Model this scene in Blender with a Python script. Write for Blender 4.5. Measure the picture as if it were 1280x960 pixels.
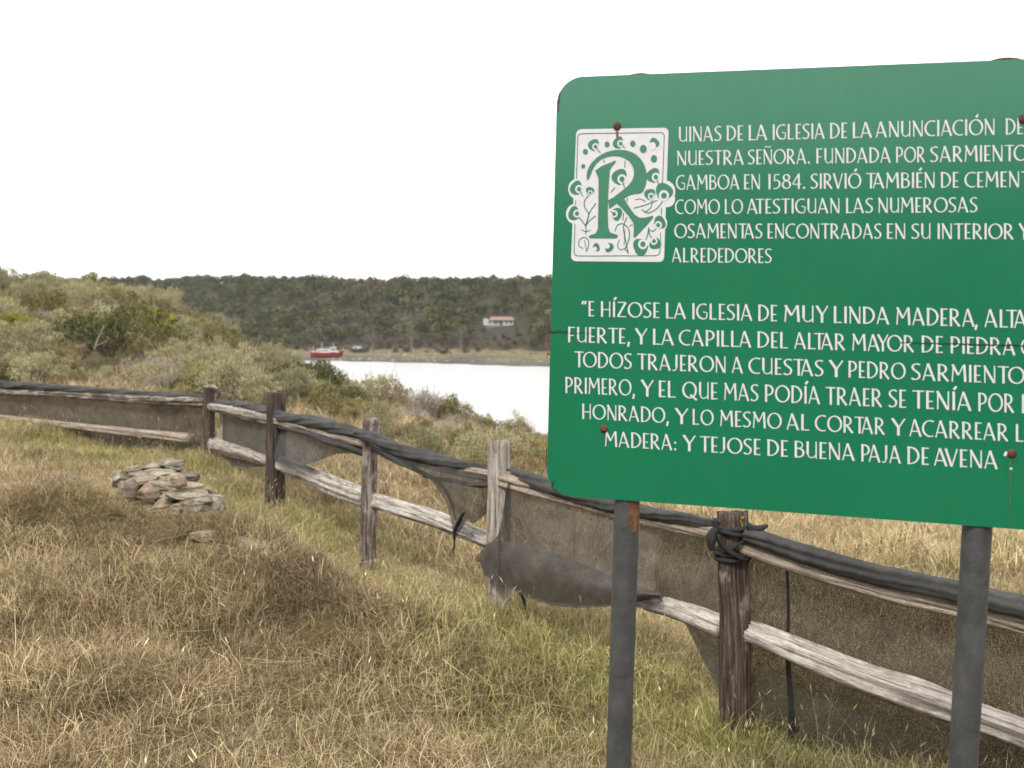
import bpy, math, random
import numpy as np
from mathutils import Vector, noise as mn

for o in list(bpy.data.objects): bpy.data.objects.remove(o)
SC = bpy.context.scene
COL = SC.collection
R = math.radians

# ------------------------------------------------------------------ camera
F_PX = 1250.0
PITCH = math.atan(69/1250)
CAM = np.array([0., 0., 1.7])
cd = bpy.data.cameras.new('camera'); cam = bpy.data.objects.new('camera', cd); COL.objects.link(cam)
cd.sensor_width = 36; cd.lens = F_PX/1280*36; cd.clip_start = .05; cd.clip_end = 20000
cam.location = CAM; cam.rotation_euler = (math.pi/2-PITCH, 0, 0)
cd.dof.use_dof = True; cd.dof.focus_distance = 3.2; cd.dof.aperture_fstop = 5.0
SC.camera = cam

# ------------------------------------------------------------------ sky and sun (bright overcast)
SUN_EL, SUN_AZ = R(46), R(205)       # azimuth clockwise from +y: behind the camera, to the left
w = bpy.data.worlds.new('World'); SC.world = w; w.use_nodes = True
nt = w.node_tree; nt.nodes.clear()
def N(nt, t, **k):
    n = nt.nodes.new(t)
    for a, b in k.items():
        if a[0] == '_': n.inputs[int(a[1:])].default_value = b
        else: setattr(n, a, b)
    return n
sky = N(nt, 'ShaderNodeTexSky', sky_type='NISHITA', sun_disc=False, sun_elevation=SUN_EL, sun_rotation=SUN_AZ)
tc = N(nt, 'ShaderNodeTexCoord'); mp = N(nt, 'ShaderNodeMapping'); mp.inputs['Scale'].default_value = (1, 1, 3)
ns = N(nt, 'ShaderNodeTexNoise'); ns.inputs['Scale'].default_value = 2.2; ns.inputs['Detail'].default_value = 5
cr = N(nt, 'ShaderNodeMapRange'); cr.inputs[1].default_value = .3; cr.inputs[2].default_value = .7; cr.inputs[3].default_value = 12.5; cr.inputs[4].default_value = 16
cc = N(nt, 'ShaderNodeCombineColor')
mx = N(nt, 'ShaderNodeMix', data_type='RGBA'); mx.inputs[0].default_value = .93
bg = N(nt, 'ShaderNodeBackground'); bg.inputs[1].default_value = .1
out = N(nt, 'ShaderNodeOutputWorld')
L = nt.links.new
L(tc.outputs['Generated'], mp.inputs[0]); L(mp.outputs[0], ns.inputs['Vector']); L(ns.outputs[0], cr.inputs[0])
for i in range(3): L(cr.outputs[0], cc.inputs[i])
L(sky.outputs[0], mx.inputs[6]); L(cc.outputs[0], mx.inputs[7]); L(mx.outputs[2], bg.inputs[0]); L(bg.outputs[0], out.inputs[0])
sd = bpy.data.lights.new('sun', 'SUN'); sd.energy = 2.1; sd.angle = R(9); sd.color = (1, .95, .87)
sun = bpy.data.objects.new('sun', sd); COL.objects.link(sun)
sun.rotation_euler = (math.pi/2-SUN_EL, 0, math.pi-SUN_AZ+0)
SC.view_settings.view_transform = 'Standard'; SC.view_settings.look = 'None'
SC.view_settings.exposure = .55; SC.view_settings.gamma = 1
d = Vector((math.sin(SUN_AZ)*math.cos(SUN_EL), math.cos(SUN_AZ)*math.cos(SUN_EL), math.sin(SUN_EL)))
sun.rotation_euler = d.to_track_quat('Z', 'Y').to_euler()
SC.cycles.max_bounces = 6; SC.cycles.transparent_max_bounces = 24
SC.cycles.diffuse_bounces = 3; SC.cycles.glossy_bounces = 2

# ------------------------------------------------------------------ measuring helpers
FW = np.array([0, math.cos(PITCH), -math.sin(PITCH)]); UP = np.array([0, math.sin(PITCH), math.cos(PITCH)])
RT = np.array([1., 0, 0])
def ray(px, py): return RT*(px-640)/F_PX+FW-UP*(py-480)/F_PX
def pix(px, py, Z): return CAM+Z*ray(px, py)

# ------------------------------------------------------------------ mesh helpers
def mesh(name, V, Fc, mats=(), mi=None, smooth=False, attrs=None):
    me = bpy.data.meshes.new(name)
    V = np.asarray(V, dtype=np.float32)
    if isinstance(Fc, np.ndarray):
        n, k = Fc.shape
        me.vertices.add(len(V)); me.vertices.foreach_set('co', V.ravel())
        me.loops.add(n*k); me.loops.foreach_set('vertex_index', Fc.astype(np.int32).ravel())
        me.polygons.add(n); me.polygons.foreach_set('loop_start', np.arange(0, n*k, k, dtype=np.int32))
        me.update(calc_edges=True)
    else:
        me.from_pydata([tuple(map(float, v)) for v in V], [], [tuple(map(int, f)) for f in Fc])
    for m in (mats if isinstance(mats, (list, tuple)) else [mats]): me.materials.append(m)
    if mi is not None: me.polygons.foreach_set('material_index', np.asarray(mi, dtype=np.int32))
    if smooth: me.polygons.foreach_set('use_smooth', np.ones(len(me.polygons), dtype=bool))
    for a, (typ, val) in (attrs or {}).items():
        at = me.attributes.new(a, typ, 'POINT')
        at.data.foreach_set('vector' if typ == 'FLOAT_VECTOR' else 'color' if typ == 'FLOAT_COLOR' else 'value',
                            np.asarray(val, dtype=np.float32 if typ != 'INT' else np.int32).ravel())
    me.update()
    return me
def ob(name, me, parent=None, label=None, cat=None, group=None, kind=None):
    o = bpy.data.objects.new(name, me); COL.objects.link(o)
    if parent: o.parent = parent
    return tag(o, label, cat, group, kind)
def tag(o, label=None, cat=None, group=None, kind=None):
    for k, v in (('label', label), ('category', cat), ('group', group), ('kind', kind)):
        if v: o[k] = v
    return o
def empty(name, loc, label, cat, group=None):
    o = ob(name, None, None, label, cat, group); o.location = loc; o.empty_display_size = .2
    return o
def child(name, me, par, **k):
    """vertices given in world space; parent only translated"""
    o = ob(name, me, par, **k); o.location = -Vector(par.location); return o
class Acc:
    def __init__(s): s.V = []; s.F = []; s.A = []; s.M = []; s.n = 0
    def add(s, V, F, A=None, m=0):
        V = np.asarray(V, float); s.V.append(V); s.A.append(np.asarray(A, float) if A is not None else V.copy())
        for f in F: s.F.append(tuple(int(i)+s.n for i in f)); s.M.append(m)
        s.n += len(V)
    def mesh(s, name, mats, smooth=False):
        return mesh(name, np.vstack(s.V), s.F, mats, s.M, smooth, {'grain': ('FLOAT_VECTOR', np.vstack(s.A))})
def fb(x, y, z=0, o=3, s=0):
    v = 0; a = 1; t = 0
    for i in range(o):
        v += a*mn.noise(Vector((x*2**i+s*7.3, y*2**i+s*3.1, z*2**i+i*9))); t += a; a *= .5
    return v/t
def smooth_path(P, n):
    """Catmull-Rom through the rows of P, n samples, even by parameter length"""
    P = np.asarray(P, float); dd = np.r_[0, np.cumsum(np.linalg.norm(np.diff(P[:, :3], axis=0), axis=1))]
    t = np.linspace(0, dd[-1], n); Q = np.zeros((n, P.shape[1]))
    m = np.zeros_like(P)
    m[1:-1] = (P[2:]-P[:-2])/(dd[2:]-dd[:-2])[:, None]; m[0] = (P[1]-P[0])/(dd[1]-dd[0]); m[-1] = (P[-1]-P[-2])/(dd[-1]-dd[-2])
    for k, tt in enumerate(t):
        i = min(np.searchsorted(dd, tt, 'right')-1, len(P)-2); h = dd[i+1]-dd[i]; u = (tt-dd[i])/h
        Q[k] = (2*u**3-3*u**2+1)*P[i]+(u**3-2*u**2+u)*h*m[i]+(-2*u**3+3*u**2)*P[i+1]+(u**3-u**2)*h*m[i+1]
    return Q
def tube(P, rad, seg=16, sup=2.0, crack=0., rough=0., seed=0, cap=True, twist=0, fold=0., flat=1.0):
    """tube along P; sup>2 squarer; crack = lengthwise grooves; returns V,F,grain"""
    P = np.asarray(P, float); n = len(P)
    rad = np.broadcast_to(rad, (n,)).astype(float)
    T = np.gradient(P, axis=0); T /= np.linalg.norm(T, axis=1)[:, None]
    ref = np.array([0, 0, 1.]) if abs(T[0][2]) < .8 else np.array([0, 1., 0])
    V = []; A = []; s = 0
    for i in range(n):
        if i: s += np.linalg.norm(P[i]-P[i-1])
        a = np.cross(ref, T[i]); a /= np.linalg.norm(a); b = np.cross(T[i], a)
        for j in range(seg):
            th = 2*math.pi*j/seg
            c_, s_ = math.cos(th), math.sin(th)
            r = rad[i]/((abs(c_)**sup+abs(s_)**sup)**(1/sup))
            if crack:
                g = mn.noise(Vector((c_*2.6+seed*5, s_*2.6, s*.55+seed))); r *= 1+crack*g
                g2 = mn.noise(Vector((c_*7+seed, s_*7, s*1.1))); r *= 1-crack*.9*max(0, g2-.12)*2
            if rough: r *= 1+rough*fb(c_*1.3, s_*1.3, s*3, 3, seed)
            if fold: r *= 1+fold*math.sin(3*th+s*twist+2*mn.noise(Vector((s*2, seed, 0))))+fold*.6*math.sin(7*th+s*twist*1.7)
            V.append(P[i]+a*c_*r+b*s_*r*flat); A.append((s, c_*rad[i]+seed, s_*rad[i]))
    Fc = [(i*seg+j, i*seg+(j+1) % seg, (i+1)*seg+(j+1) % seg, (i+1)*seg+j) for i in range(n-1) for j in range(seg)]
    if cap:
        for i, sg in ((0, -1), (n-1, 1)):
            V.append(P[i]+T[i]*sg*rad[i]*.06); A.append((s*i/(n-1)+.03*sg, seed, 0)); k = len(V)-1
            for j in range(seg):
                f = (i*seg+j, i*seg+(j+1) % seg, k); Fc.append(f if sg > 0 else f[::-1])
    return np.array(V), Fc, np.array(A)

# ------------------------------------------------------------------ materials
def newmat(name):
    m = bpy.data.materials.new(name); m.use_nodes = True; nt = m.node_tree; nt.nodes.clear()
    o = N(nt, 'ShaderNodeOutputMaterial'); b = N(nt, 'ShaderNodeBsdfPrincipled'); nt.links.new(b.outputs[0], o.inputs[0])
    return m, nt, b, o
def ramp(nt, src, stops):
    r = N(nt, 'ShaderNodeValToRGB'); e = r.color_ramp.elements
    while len(e) < len(stops): e.new(.5)
    for i, (p, c) in enumerate(stops): e[i].position = p; e[i].color = (*c, 1)
    nt.links.new(src, r.inputs[0]); return r.outputs[0]
def noisen(nt, vec, scale, detail=4, rough=.55, sc3=None):
    if sc3:
        m = N(nt, 'ShaderNodeMapping'); m.inputs['Scale'].default_value = sc3; nt.links.new(vec, m.inputs[0]); vec = m.outputs[0]
    n = N(nt, 'ShaderNodeTexNoise'); n.inputs['Scale'].default_value = scale; n.inputs['Detail'].default_value = detail; n.inputs['Roughness'].default_value = rough
    if vec: nt.links.new(vec, n.inputs['Vector'])
    return n.outputs[0]
def mixc(nt, fac, a, b, bt='MIX'):
    m = N(nt, 'ShaderNodeMix', data_type='RGBA', blend_type=bt)
    for s, i in ((fac, 0), (a, 6), (b, 7)):
        if isinstance(s, (int, float)): m.inputs[i].default_value = s
        elif isinstance(s, tuple): m.inputs[i].default_value = (*s, 1)
        else: nt.links.new(s, m.inputs[i])
    return m.outputs[2]
def bump(nt, b, h, st=.5, dist=.01):
    n = N(nt, 'ShaderNodeBump'); n.inputs['Strength'].default_value = st; n.inputs['Distance'].default_value = dist
    nt.links.new(h, n.inputs['Height']); nt.links.new(n.outputs[0], b.inputs['Normal'])
def attr(nt, name, typ='GEOMETRY'):
    return N(nt, 'ShaderNodeAttribute', attribute_name=name, attribute_type=typ)
def simple(name, c, rough=.8, var=.25, scale=20, bmp=.2, spec=.3):
    m, nt, b, _ = newmat(name); t = N(nt, 'ShaderNodeTexCoord'); n = noisen(nt, t.outputs['Object'], scale, 5)
    L = nt.links.new
    L(ramp(nt, n, [(.3, tuple(x*(1-var) for x in c)), (.7, tuple(min(1, x*(1+var)) for x in c))]), b.inputs['Base Color'])
    b.inputs['Roughness'].default_value = rough; b.inputs['Specular IOR Level'].default_value = spec
    if bmp: bump(nt, b, n, bmp)
    return m
def wood(name, dark, mid, light, balance=.5, patch=None, patch_amt=.5):
    m, nt, b, _ = newmat(name); g = attr(nt, 'grain').outputs['Vector']
    n1 = noisen(nt, g, 1, 6, .65, (3.5, 75, 75)); n2 = noisen(nt, g, 1, 4, .6, (7, 18, 18)); n3 = noisen(nt, g, 1, 5, .7, (30, 160, 160))
    c = ramp(nt, n1, [(.32, dark), (balance, mid), (.68, light)])
    c2 = ramp(nt, n3, [(.35, (.55, .5, .46)), (.6, (1, 1, 1))])
    c = mixc(nt, .8, c, c2, 'MULTIPLY')
    if patch:
        pf = ramp(nt, n2, [(patch_amt-.04, (1, 1, 1)), (patch_amt+.05, (0, 0, 0))])
        c = mixc(nt, pf, c, mixc(nt, .55, patch, c, 'MIX'))
    nt.links.new(c, b.inputs['Base Color']); b.inputs['Roughness'].default_value = .9; b.inputs['Specular IOR Level'].default_value = .15
    bump(nt, b, n1, .9, .012)
    return m
M = {}
M['wood_grey'] = wood('weathered_grey_wood', (.07, .055, .045), (.30, .27, .235), (.50, .46, .41), .46, (.09, .055, .045), .40)
M['wood_bleached'] = wood('bleached_split_wood', (.07, .058, .05), (.38, .35, .31), (.62, .59, .54), .47, (.09, .065, .055), .42)
M['wood_brown'] = wood('dark_brown_wood', (.018, .013, .011), (.070, .052, .042), (.18, .145, .12), .52, (.30, .27, .23), .37)
M['wood_purple'] = wood('purple_brown_wood', (.022, .016, .014), (.072, .055, .046), (.15, .12, .10), .52, (.28, .25, .22), .30)
M['wood_mixed'] = wood('half_bleached_wood', (.03, .022, .02), (.13, .10, .085), (.36, .33, .29), .52, (.40, .38, .35), .44)
M['wood_tan'] = wood('tan_bark_rail', (.09, .06, .045), (.26, .215, .17), (.42, .37, .30), .45, (.12, .08, .06), .42)

def netmat(name, c, trans):
    m, nt, b, o = newmat(name); L = nt.links.new
    g = attr(nt, 'grain').outputs['Vector']
    n1 = noisen(nt, g, 9, 5, .7); n2 = noisen(nt, g, 260, 2, .8); n3 = noisen(nt, g, 1, 2, .5, (700, 60, 1))
    col = ramp(nt, n1, [(.3, tuple(x*.62 for x in c)), (.52, c), (.75, tuple(x*1.55 for x in c))])
    col = mixc(nt, .6, col, ramp(nt, n2, [(.35, (.5, .5, .5)), (.65, (1.35, 1.33, 1.28))]), 'MULTIPLY')
    L(col, b.inputs['Base Color']); b.inputs['Roughness'].default_value = .75; b.inputs['Specular IOR Level'].default_value = .25
    bump(nt, b, n2, .5, .004)
    if trans:
        tr = N(nt, 'ShaderNodeBsdfTransparent'); mxs = N(nt, 'ShaderNodeMixShader')
        f = N(nt, 'ShaderNodeMapRange'); f.inputs[1].default_value = .4; f.inputs[2].default_value = .62
        f.inputs[3].default_value = max(0, trans-.22); f.inputs[4].default_value = min(1, trans+.28)
        L(n2, f.inputs[0]); L(f.outputs[0], mxs.inputs[0]); L(b.outputs[0], mxs.inputs[1]); L(tr.outputs[0], mxs.inputs[2]); L(mxs.outputs[0], o.inputs[0])
    return m
M['net'] = netmat('shade_netting', (.074, .065, .055), .13)
M['net_thin'] = netmat('thin_shade_netting', (.046, .041, .034), .19)
M['net_dark'] = netmat('folded_shade_netting', (.048, .047, .045), .07)
M['net_band'] = netmat('doubled_shade_netting', (.072, .064, .055), .12)
M['net_roll'] = netmat('rolled_shade_netting', (.042, .042, .041), 0)
M['net_strip'] = netmat('black_netting_strip', (.022, .022, .022), 0)

def stonemat(name, a, bb, lich=.5):
    m, nt, b, _ = newmat(name); t = N(nt, 'ShaderNodeTexCoord'); L = nt.links.new
    n = noisen(nt, t.outputs['Object'], 9, 8, .7); n2 = noisen(nt, t.outputs['Object'], 45, 6, .75); n3 = noisen(nt, t.outputs['Object'], 5, 6, .75)
    c = ramp(nt, n, [(.35, a), (.6, bb)]); c = mixc(nt, .7, c, ramp(nt, n2, [(.33, (.4, .38, .35)), (.6, (1.15, 1.12, 1.05))]), 'MULTIPLY')
    c = mixc(nt, ramp(nt, n3, [(lich, (0, 0, 0)), (lich+.12, (.7, .7, .7))]), c, (.43, .40, .31))
    L(c, b.inputs['Base Color']); b.inputs['Roughness'].default_value = .95; bump(nt, b, n2, .9, .02)
    return m
M['stone_grey'] = stonemat('grey_stone', (.10, .083, .064), (.24, .205, .155), .58)
M['stone_pale'] = stonemat('pale_lichened_stone', (.15, .125, .088), (.34, .295, .21), .57)
M['stone_brown'] = stonemat('brown_stone', (.13, .095, .065), (.31, .24, .165), .66)
M['stone_dark'] = stonemat('dark_stone', (.07, .06, .05), (.18, .155, .13), .62)

# vegetation: colour from a per-leaf value, an instance value and object random
def vegmat(name, cols, inst=False, trans=.35, rnd=.0, alt=None, dead=None):
    m, nt, b, o = newmat(name); L = nt.links.new
    c = attr(nt, 'c').outputs['Fac']
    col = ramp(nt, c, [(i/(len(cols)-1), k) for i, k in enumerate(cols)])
    if alt:
        c2 = ramp(nt, c, [(i/(len(alt)-1), k) for i, k in enumerate(alt)])
        f = attr(nt, 'tint', 'INSTANCER').outputs['Fac'] if inst else N(nt, 'ShaderNodeObjectInfo').outputs['Random']
        if inst and dead:
            c3 = ramp(nt, c, [(i/(len(dead)-1), k) for i, k in enumerate(dead)]); ng = N(nt, 'ShaderNodeMath', operation='MULTIPLY', use_clamp=True); ng.inputs[1].default_value = -1
            L(f, ng.inputs[0]); col = mixc(nt, f, col, c2); col = mixc(nt, ng.outputs[0], col, c3)
        else: col = mixc(nt, f, col, c2)
    oi = N(nt, 'ShaderNodeObjectInfo').outputs['Random']
    hs = N(nt, 'ShaderNodeHueSaturation'); mr = N(nt, 'ShaderNodeMapRange')
    mr.inputs[3].default_value = 1-rnd; mr.inputs[4].default_value = 1+rnd
    L(oi, mr.inputs[0]); L(mr.outputs[0], hs.inputs['Value']); L(col, hs.inputs['Color']); col = hs.outputs[0]
    df = N(nt, 'ShaderNodeBsdfDiffuse'); tl = N(nt, 'ShaderNodeBsdfTranslucent'); ms = N(nt, 'ShaderNodeMixShader'); ms.inputs[0].default_value = trans
    L(col, df.inputs[0]); L(col, tl.inputs[0]); L(df.outputs[0], ms.inputs[1]); L(tl.outputs[0], ms.inputs[2]); L(ms.outputs[0], o.inputs[0])
    nt.nodes.remove(b)
    return m
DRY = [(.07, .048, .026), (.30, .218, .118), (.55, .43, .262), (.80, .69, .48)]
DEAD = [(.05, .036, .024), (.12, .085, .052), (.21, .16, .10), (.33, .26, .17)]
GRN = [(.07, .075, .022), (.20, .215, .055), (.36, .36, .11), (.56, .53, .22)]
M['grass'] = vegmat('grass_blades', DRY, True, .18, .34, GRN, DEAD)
M['litter'] = vegmat('dead_grass', [(.10, .07, .045), (.20, .145, .09), (.32, .245, .15)], True, .2, .2, [(.16, .12, .06), (.28, .22, .11), (.38, .31, .17)])
M['stalk'] = vegmat('seed_stalks', [(.33, .25, .15), (.44, .36, .235), (.50, .43, .30)], True, .25, .15, [(.3, .25, .12), (.45, .4, .2), (.58, .5, .3)])
M['leaf_grey'] = vegmat('grey_green_leaves', [(.13, .125, .06), (.27, .26, .14), (.44, .42, .26)], False, .3, .25, [(.16, .145, .07), (.32, .29, .155), (.48, .44, .27)])
M['leaf_olive'] = vegmat('olive_leaves', [(.09, .085, .03), (.20, .185, .075), (.33, .30, .14)], False, .3, .25, [(.11, .095, .04), (.25, .21, .09), (.38, .32, .16)])
M['leaf_dark'] = vegmat('dark_green_leaves', [(.045, .05, .02), (.10, .105, .042), (.18, .18, .08)], False, .25, .15)
M['leaf_yellow'] = vegmat('yellow_green_leaves', [(.17, .16, .03), (.30, .28, .055), (.42, .38, .10)], False, .35, .1)
M['leaf_brown'] = vegmat('brown_scrub_leaves', [(.12, .085, .045), (.22, .165, .085), (.33, .26, .15)], False, .25, .2, [(.15, .12, .055), (.24, .19, .09), (.34, .28, .15)])
M['twig_grey'] = vegmat('bare_twigs', [(.17, .14, .11), (.30, .26, .21), (.43, .39, .32)], False, .05, .2)
M['far_leaf'] = vegmat('far_tree_leaves', [(.035, .038, .016), (.068, .072, .030), (.125, .125, .055)], True, .2, .35, [(.07, .058, .038), (.11, .098, .068), (.17, .152, .11)])
M['bark'] = vegmat('tree_bark', [(.06, .05, .042), (.10, .085, .07), (.15, .13, .11)], False, 0, .1)

# ------------------------------------------------------------------ ground
CP = []   # measured ground points: pixel, depth
for px, py, Z in [(0, 960, 3.7), (320, 960, 3.85), (640, 960, 4.05), (924, 945, 4.75), (1280, 985, 4.3), (1090, 962, 4.6),
                  (0, 800, 4.9), (220, 830, 4.8), (400, 860, 4.8), (560, 860, 4.95), (760, 850, 5.2),
                  (40, 668, 6.6), (110, 655, 6.6), (200, 668, 6.7), (250, 690, 6.35), (330, 745, 5.8), (420, 795, 5.5), (470, 815, 5.35), (150, 720, 5.8), (280, 780, 5.3),
                  (120, 625, 8.1), (215, 655, 7.35), (290, 660, 7.7), (360, 695, 7.3), (430, 745, 6.55), (520, 790, 5.95),
                  (0, 610, 8.4), (60, 575, 9.8),
                  (624, 787, 6.0), (458, 712, 7.25), (340, 640, 8.9), (262, 580, 10.9), (130, 560, 11.8), (0, 536, 12.9), (-200, 500, 14.5),
                  (560, 650, 9.2), (650, 560, 17), (760, 640, 10), (1000, 655, 13), (1250, 668, 13.5), (1280, 700, 9), (1350, 760, 7), (480, 560, 13), (380, 540, 14.5),
                  (0, 445, 20), (0, 374, 37), (70, 378, 37), (160, 378, 38), (250, 432, 30), (350, 482, 26), (420, 512, 23), (500, 528, 20), (600, 545, 18.5), (-300, 372, 37), (-250, 450, 19),
                  (140, 480, 19), (250, 500, 17.5),
                  (200, 408, 33)]:
    CP.append(pix(px, py, Z))
for x, y, z in [(0, 0, 0), (-6, 0, .15), (6, 0, -.15), (0, -6, .3), (-8, -8, .8), (8, -8, .3), (-14, 5, .8), (9, 4.5, -.6), (0, -30, 3.2), (-30, -30, 4.5), (30, -30, 2.8), (14, 12, -1.6),
                (-30, 15, 2.0), (-40, 40, 5.5), (-16, 60, 1.0), (-30, 80, -2.5), (-8, 45, -3.5), (1, 32, -3.6), (8, 30, -4.6), (3, 45, -6.5), (16, 30, -6.5), (20, 15, -4), (20, 50, -8.5), (0, 70, -8.5), (-20, 105, -8.5), (-60, 90, -2), (-60, 150, -8),
                (40, 0, -5), (60, 40, -9), (40, -40, 0), (-60, 0, 5), (0, -70, 6), (-60, -60, 8), (60, -60, 2), (30, 80, -9)]:
    CP.append(np.array([x, y, z]))
CP = np.array(CP)
def _k(r): return np.sqrt(r*r+.35**2)
_D = np.linalg.norm(CP[:, None, :2]-CP[None, :, :2], axis=2)
_n = len(CP); _A = np.zeros((_n+3, _n+3)); _A[:_n, :_n] = _k(_D)+np.eye(_n)*-.02
_A[:_n, _n] = 1; _A[:_n, _n+1:] = CP[:, :2]; _A[_n, :_n] = 1; _A[_n+1:, :_n] = CP[:, :2].T
_W = np.linalg.solve(_A, np.r_[CP[:, 2], 0, 0, 0])
def near_h(x, y):
    h = np.full(x.shape, _W[_n])+_W[_n+1]*x+_W[_n+2]*y
    for i in range(_n): h += _W[i]*_k(np.hypot(x-CP[i, 0], y-CP[i, 1]))
    return h
WATER = -6.3
def ss(a, b, t):
    t = np.clip((t-a)/(b-a), 0, 1); return t*t*(3-2*t)
def wob(x, y, s): return np.sin(x/s+1.3*np.sin(y/s*.7))+.5*np.sin(x/s*2.3+y/s*1.1+1)+.3*np.sin(y/s*3.1-x/s)
def shore(x, y): return (y-(217-.68*x))/1.21+wob(x, y, 17)*1.6
def far_h(x, y):
    s = shore(x, y)
    Z = np.maximum(y, 120)
    ridge = 1.7+.0528*Z-6.2+wob(x, y, 38)*.5
    h = -9+ss(-40, 0, s)*2.7+ss(0, 45, s)*.75+ss(42, 64, s)*1.2+ss(60, 72, s+wob(x, y, 11)*3)*1.4
    h += ss(64, 190, s)*(ridge+2.9)
    return np.where(s > 190, np.minimum(h, 40), h)
RIDGE = [pix(px, py, Z)[:2] for px, py, Z in ((-60, 655, 6.9), (60, 660, 6.6), (190, 675, 6.55), (260, 700, 6.25), (330, 745, 5.8), (400, 785, 5.5), (465, 815, 5.3))]
def ridge_d(x, y):
    out_ = np.full(np.shape(x), 99.)
    for k in range(len(RIDGE)-1):
        A_, B_ = RIDGE[k], RIDGE[k+1]; d_ = B_-A_; t_ = np.clip(((x-A_[0])*d_[0]+(y-A_[1])*d_[1])/(d_@d_), 0, 1)
        out_ = np.minimum(out_, np.hypot(x-A_[0]-t_*d_[0], y-A_[1]-t_*d_[1]))
    return out_
def ground_h(x, y):
    x = np.asarray(x, float); y = np.asarray(y, float)
    r = np.hypot(x, y-10)
    n = near_h(np.clip(x, -90, 90), np.clip(y, -90, 150))
    n = np.clip(n, -9, 9)
    n = n*(1-ss(70, 130, y))+ss(70, 130, y)*-9
    n = np.where(x > 30, n*(1-ss(30, 70, x))+ss(30, 70, x)*np.where(y > -10, -9, 2), n)
    for k in range(len(RIDGE)-1):
        A_, B_ = RIDGE[k], RIDGE[k+1]; d_ = B_-A_; t_ = np.clip(((x-A_[0])*d_[0]+(y-A_[1])*d_[1])/(d_@d_), 0, 1)
        dd_ = np.hypot(x-A_[0]-t_*d_[0], y-A_[1]-t_*d_[1]) if k == 0 else np.minimum(dd_, np.hypot(x-A_[0]-t_*d_[0], y-A_[1]-t_*d_[1]))
    n = n+(.09+.15*ss(-2.9, -1.3, x)+.05*np.sin(x*6+y*4))*np.exp(-(dd_/.46)**2)
    n += .05*np.sin(x*4.1+1.7*np.sin(y*2.3))*np.sin(y*4.7+x*1.3)*np.exp(-((x+1.8)**2/5+(y-5.6)**2/4))
    n += .035*wob(x, y, .55)*(r < 60)+.06*wob(y, x, 1.7)
    return np.maximum(n, far_h(x, y))
def gh(x, y): return float(ground_h(np.array([x]), np.array([y]))[0])
def warp(n, c, a, lim):
    t = np.linspace(-1, 1, n); b = np.arcsinh(lim/a); return c+a*np.sinh(b*t)
gx = warp(430, -1., 3.2, 4000); gy = warp(470, 7., 3.5, 4500)
XX, YY = np.meshgrid(gx, gy); ZZ = ground_h(XX.ravel(), YY.ravel()).reshape(XX.shape)
# fine lumps of turf near the camera
for j in range(XX.shape[0]):
    for i in range(XX.shape[1]):
        x, y = XX[j, i], YY[j, i]
        if abs(x) < 14 and 0 < y < 24: ZZ[j, i] += .06*mn.noise(Vector((x*2.6, y*2.6, 0)))+.03*mn.noise(Vector((x*6, y*6, 4)))
nj, ni = XX.shape
idx = np.arange(nj*ni).reshape(nj, ni)
Q = np.stack([idx[:-1, :-1], idx[:-1, 1:], idx[1:, 1:], idx[1:, :-1]], -1).reshape(-1, 4)
def groundmat():
    m, nt, b, _ = newmat('ground_soil_turf'); L = nt.links.new
    g = N(nt, 'ShaderNodeNewGeometry').outputs['Position']
    n1 = noisen(nt, g, 1.1, 6, .7); n2 = noisen(nt, g, 24, 6, .8); n3 = noisen(nt, g, .16, 4, .6)
    near = mixc(nt, .8, ramp(nt, n1, [(.35, (.075, .055, .032)), (.5, (.12, .09, .05)), (.65, (.12, .105, .045))]), ramp(nt, n2, [(.3, (.3, .28, .25)), (.65, (1.3, 1.25, 1.1))]), 'MULTIPLY')
    sx = N(nt, 'ShaderNodeSeparateXYZ'); L(g, sx.inputs[0])
    far = N(nt, 'ShaderNodeMapRange'); far.inputs[1].default_value = 120; far.inputs[2].default_value = 150; L(sx.outputs[1], far.inputs[0])
    zz = N(nt, 'ShaderNodeMapRange'); zz.inputs[1].default_value = -6.5; zz.inputs[2].default_value = -2.0; L(sx.outputs[2], zz.inputs[0])
    add = N(nt, 'ShaderNodeMath', operation='ADD'); nn = noisen(nt, g, .09, 6, .7); ms = N(nt, 'ShaderNodeMath', operation='MULTIPLY_ADD'); ms.inputs[1].default_value = .75; ms.inputs[2].default_value = -.33
    L(nn, ms.inputs[0]); L(zz.outputs[0], add.inputs[0]); L(ms.outputs[0], add.inputs[1])
    fc = ramp(nt, add.outputs[0], [(.0, (.055, .052, .045)), (.17, (.10, .092, .078)), (.24, (.13, .115, .06)), (.42, (.15, .12, .07)), (.50, (.085, .07, .05)), (.62, (.045, .040, .028))])
    fc = mixc(nt, .7, fc, ramp(nt, noisen(nt, g, .5, 5, .7, (1, .35, 1)), [(.3, (.5, .5, .5)), (.66, (1.3, 1.3, 1.25))]), 'MULTIPLY')
    c = mixc(nt, far.outputs[0], near, fc)
    L(c, b.inputs['Base Color']); b.inputs['Roughness'].default_value = 1; b.inputs['Specular IOR Level'].default_value = .05
    bump(nt, b, n2, .8, .03)
    return m
ob('ground', mesh('ground', np.stack([XX, YY, ZZ], -1).reshape(-1, 3), Q, groundmat(), smooth=True), kind='structure', label='uneven grassy ground, shore and far hillside')

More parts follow.
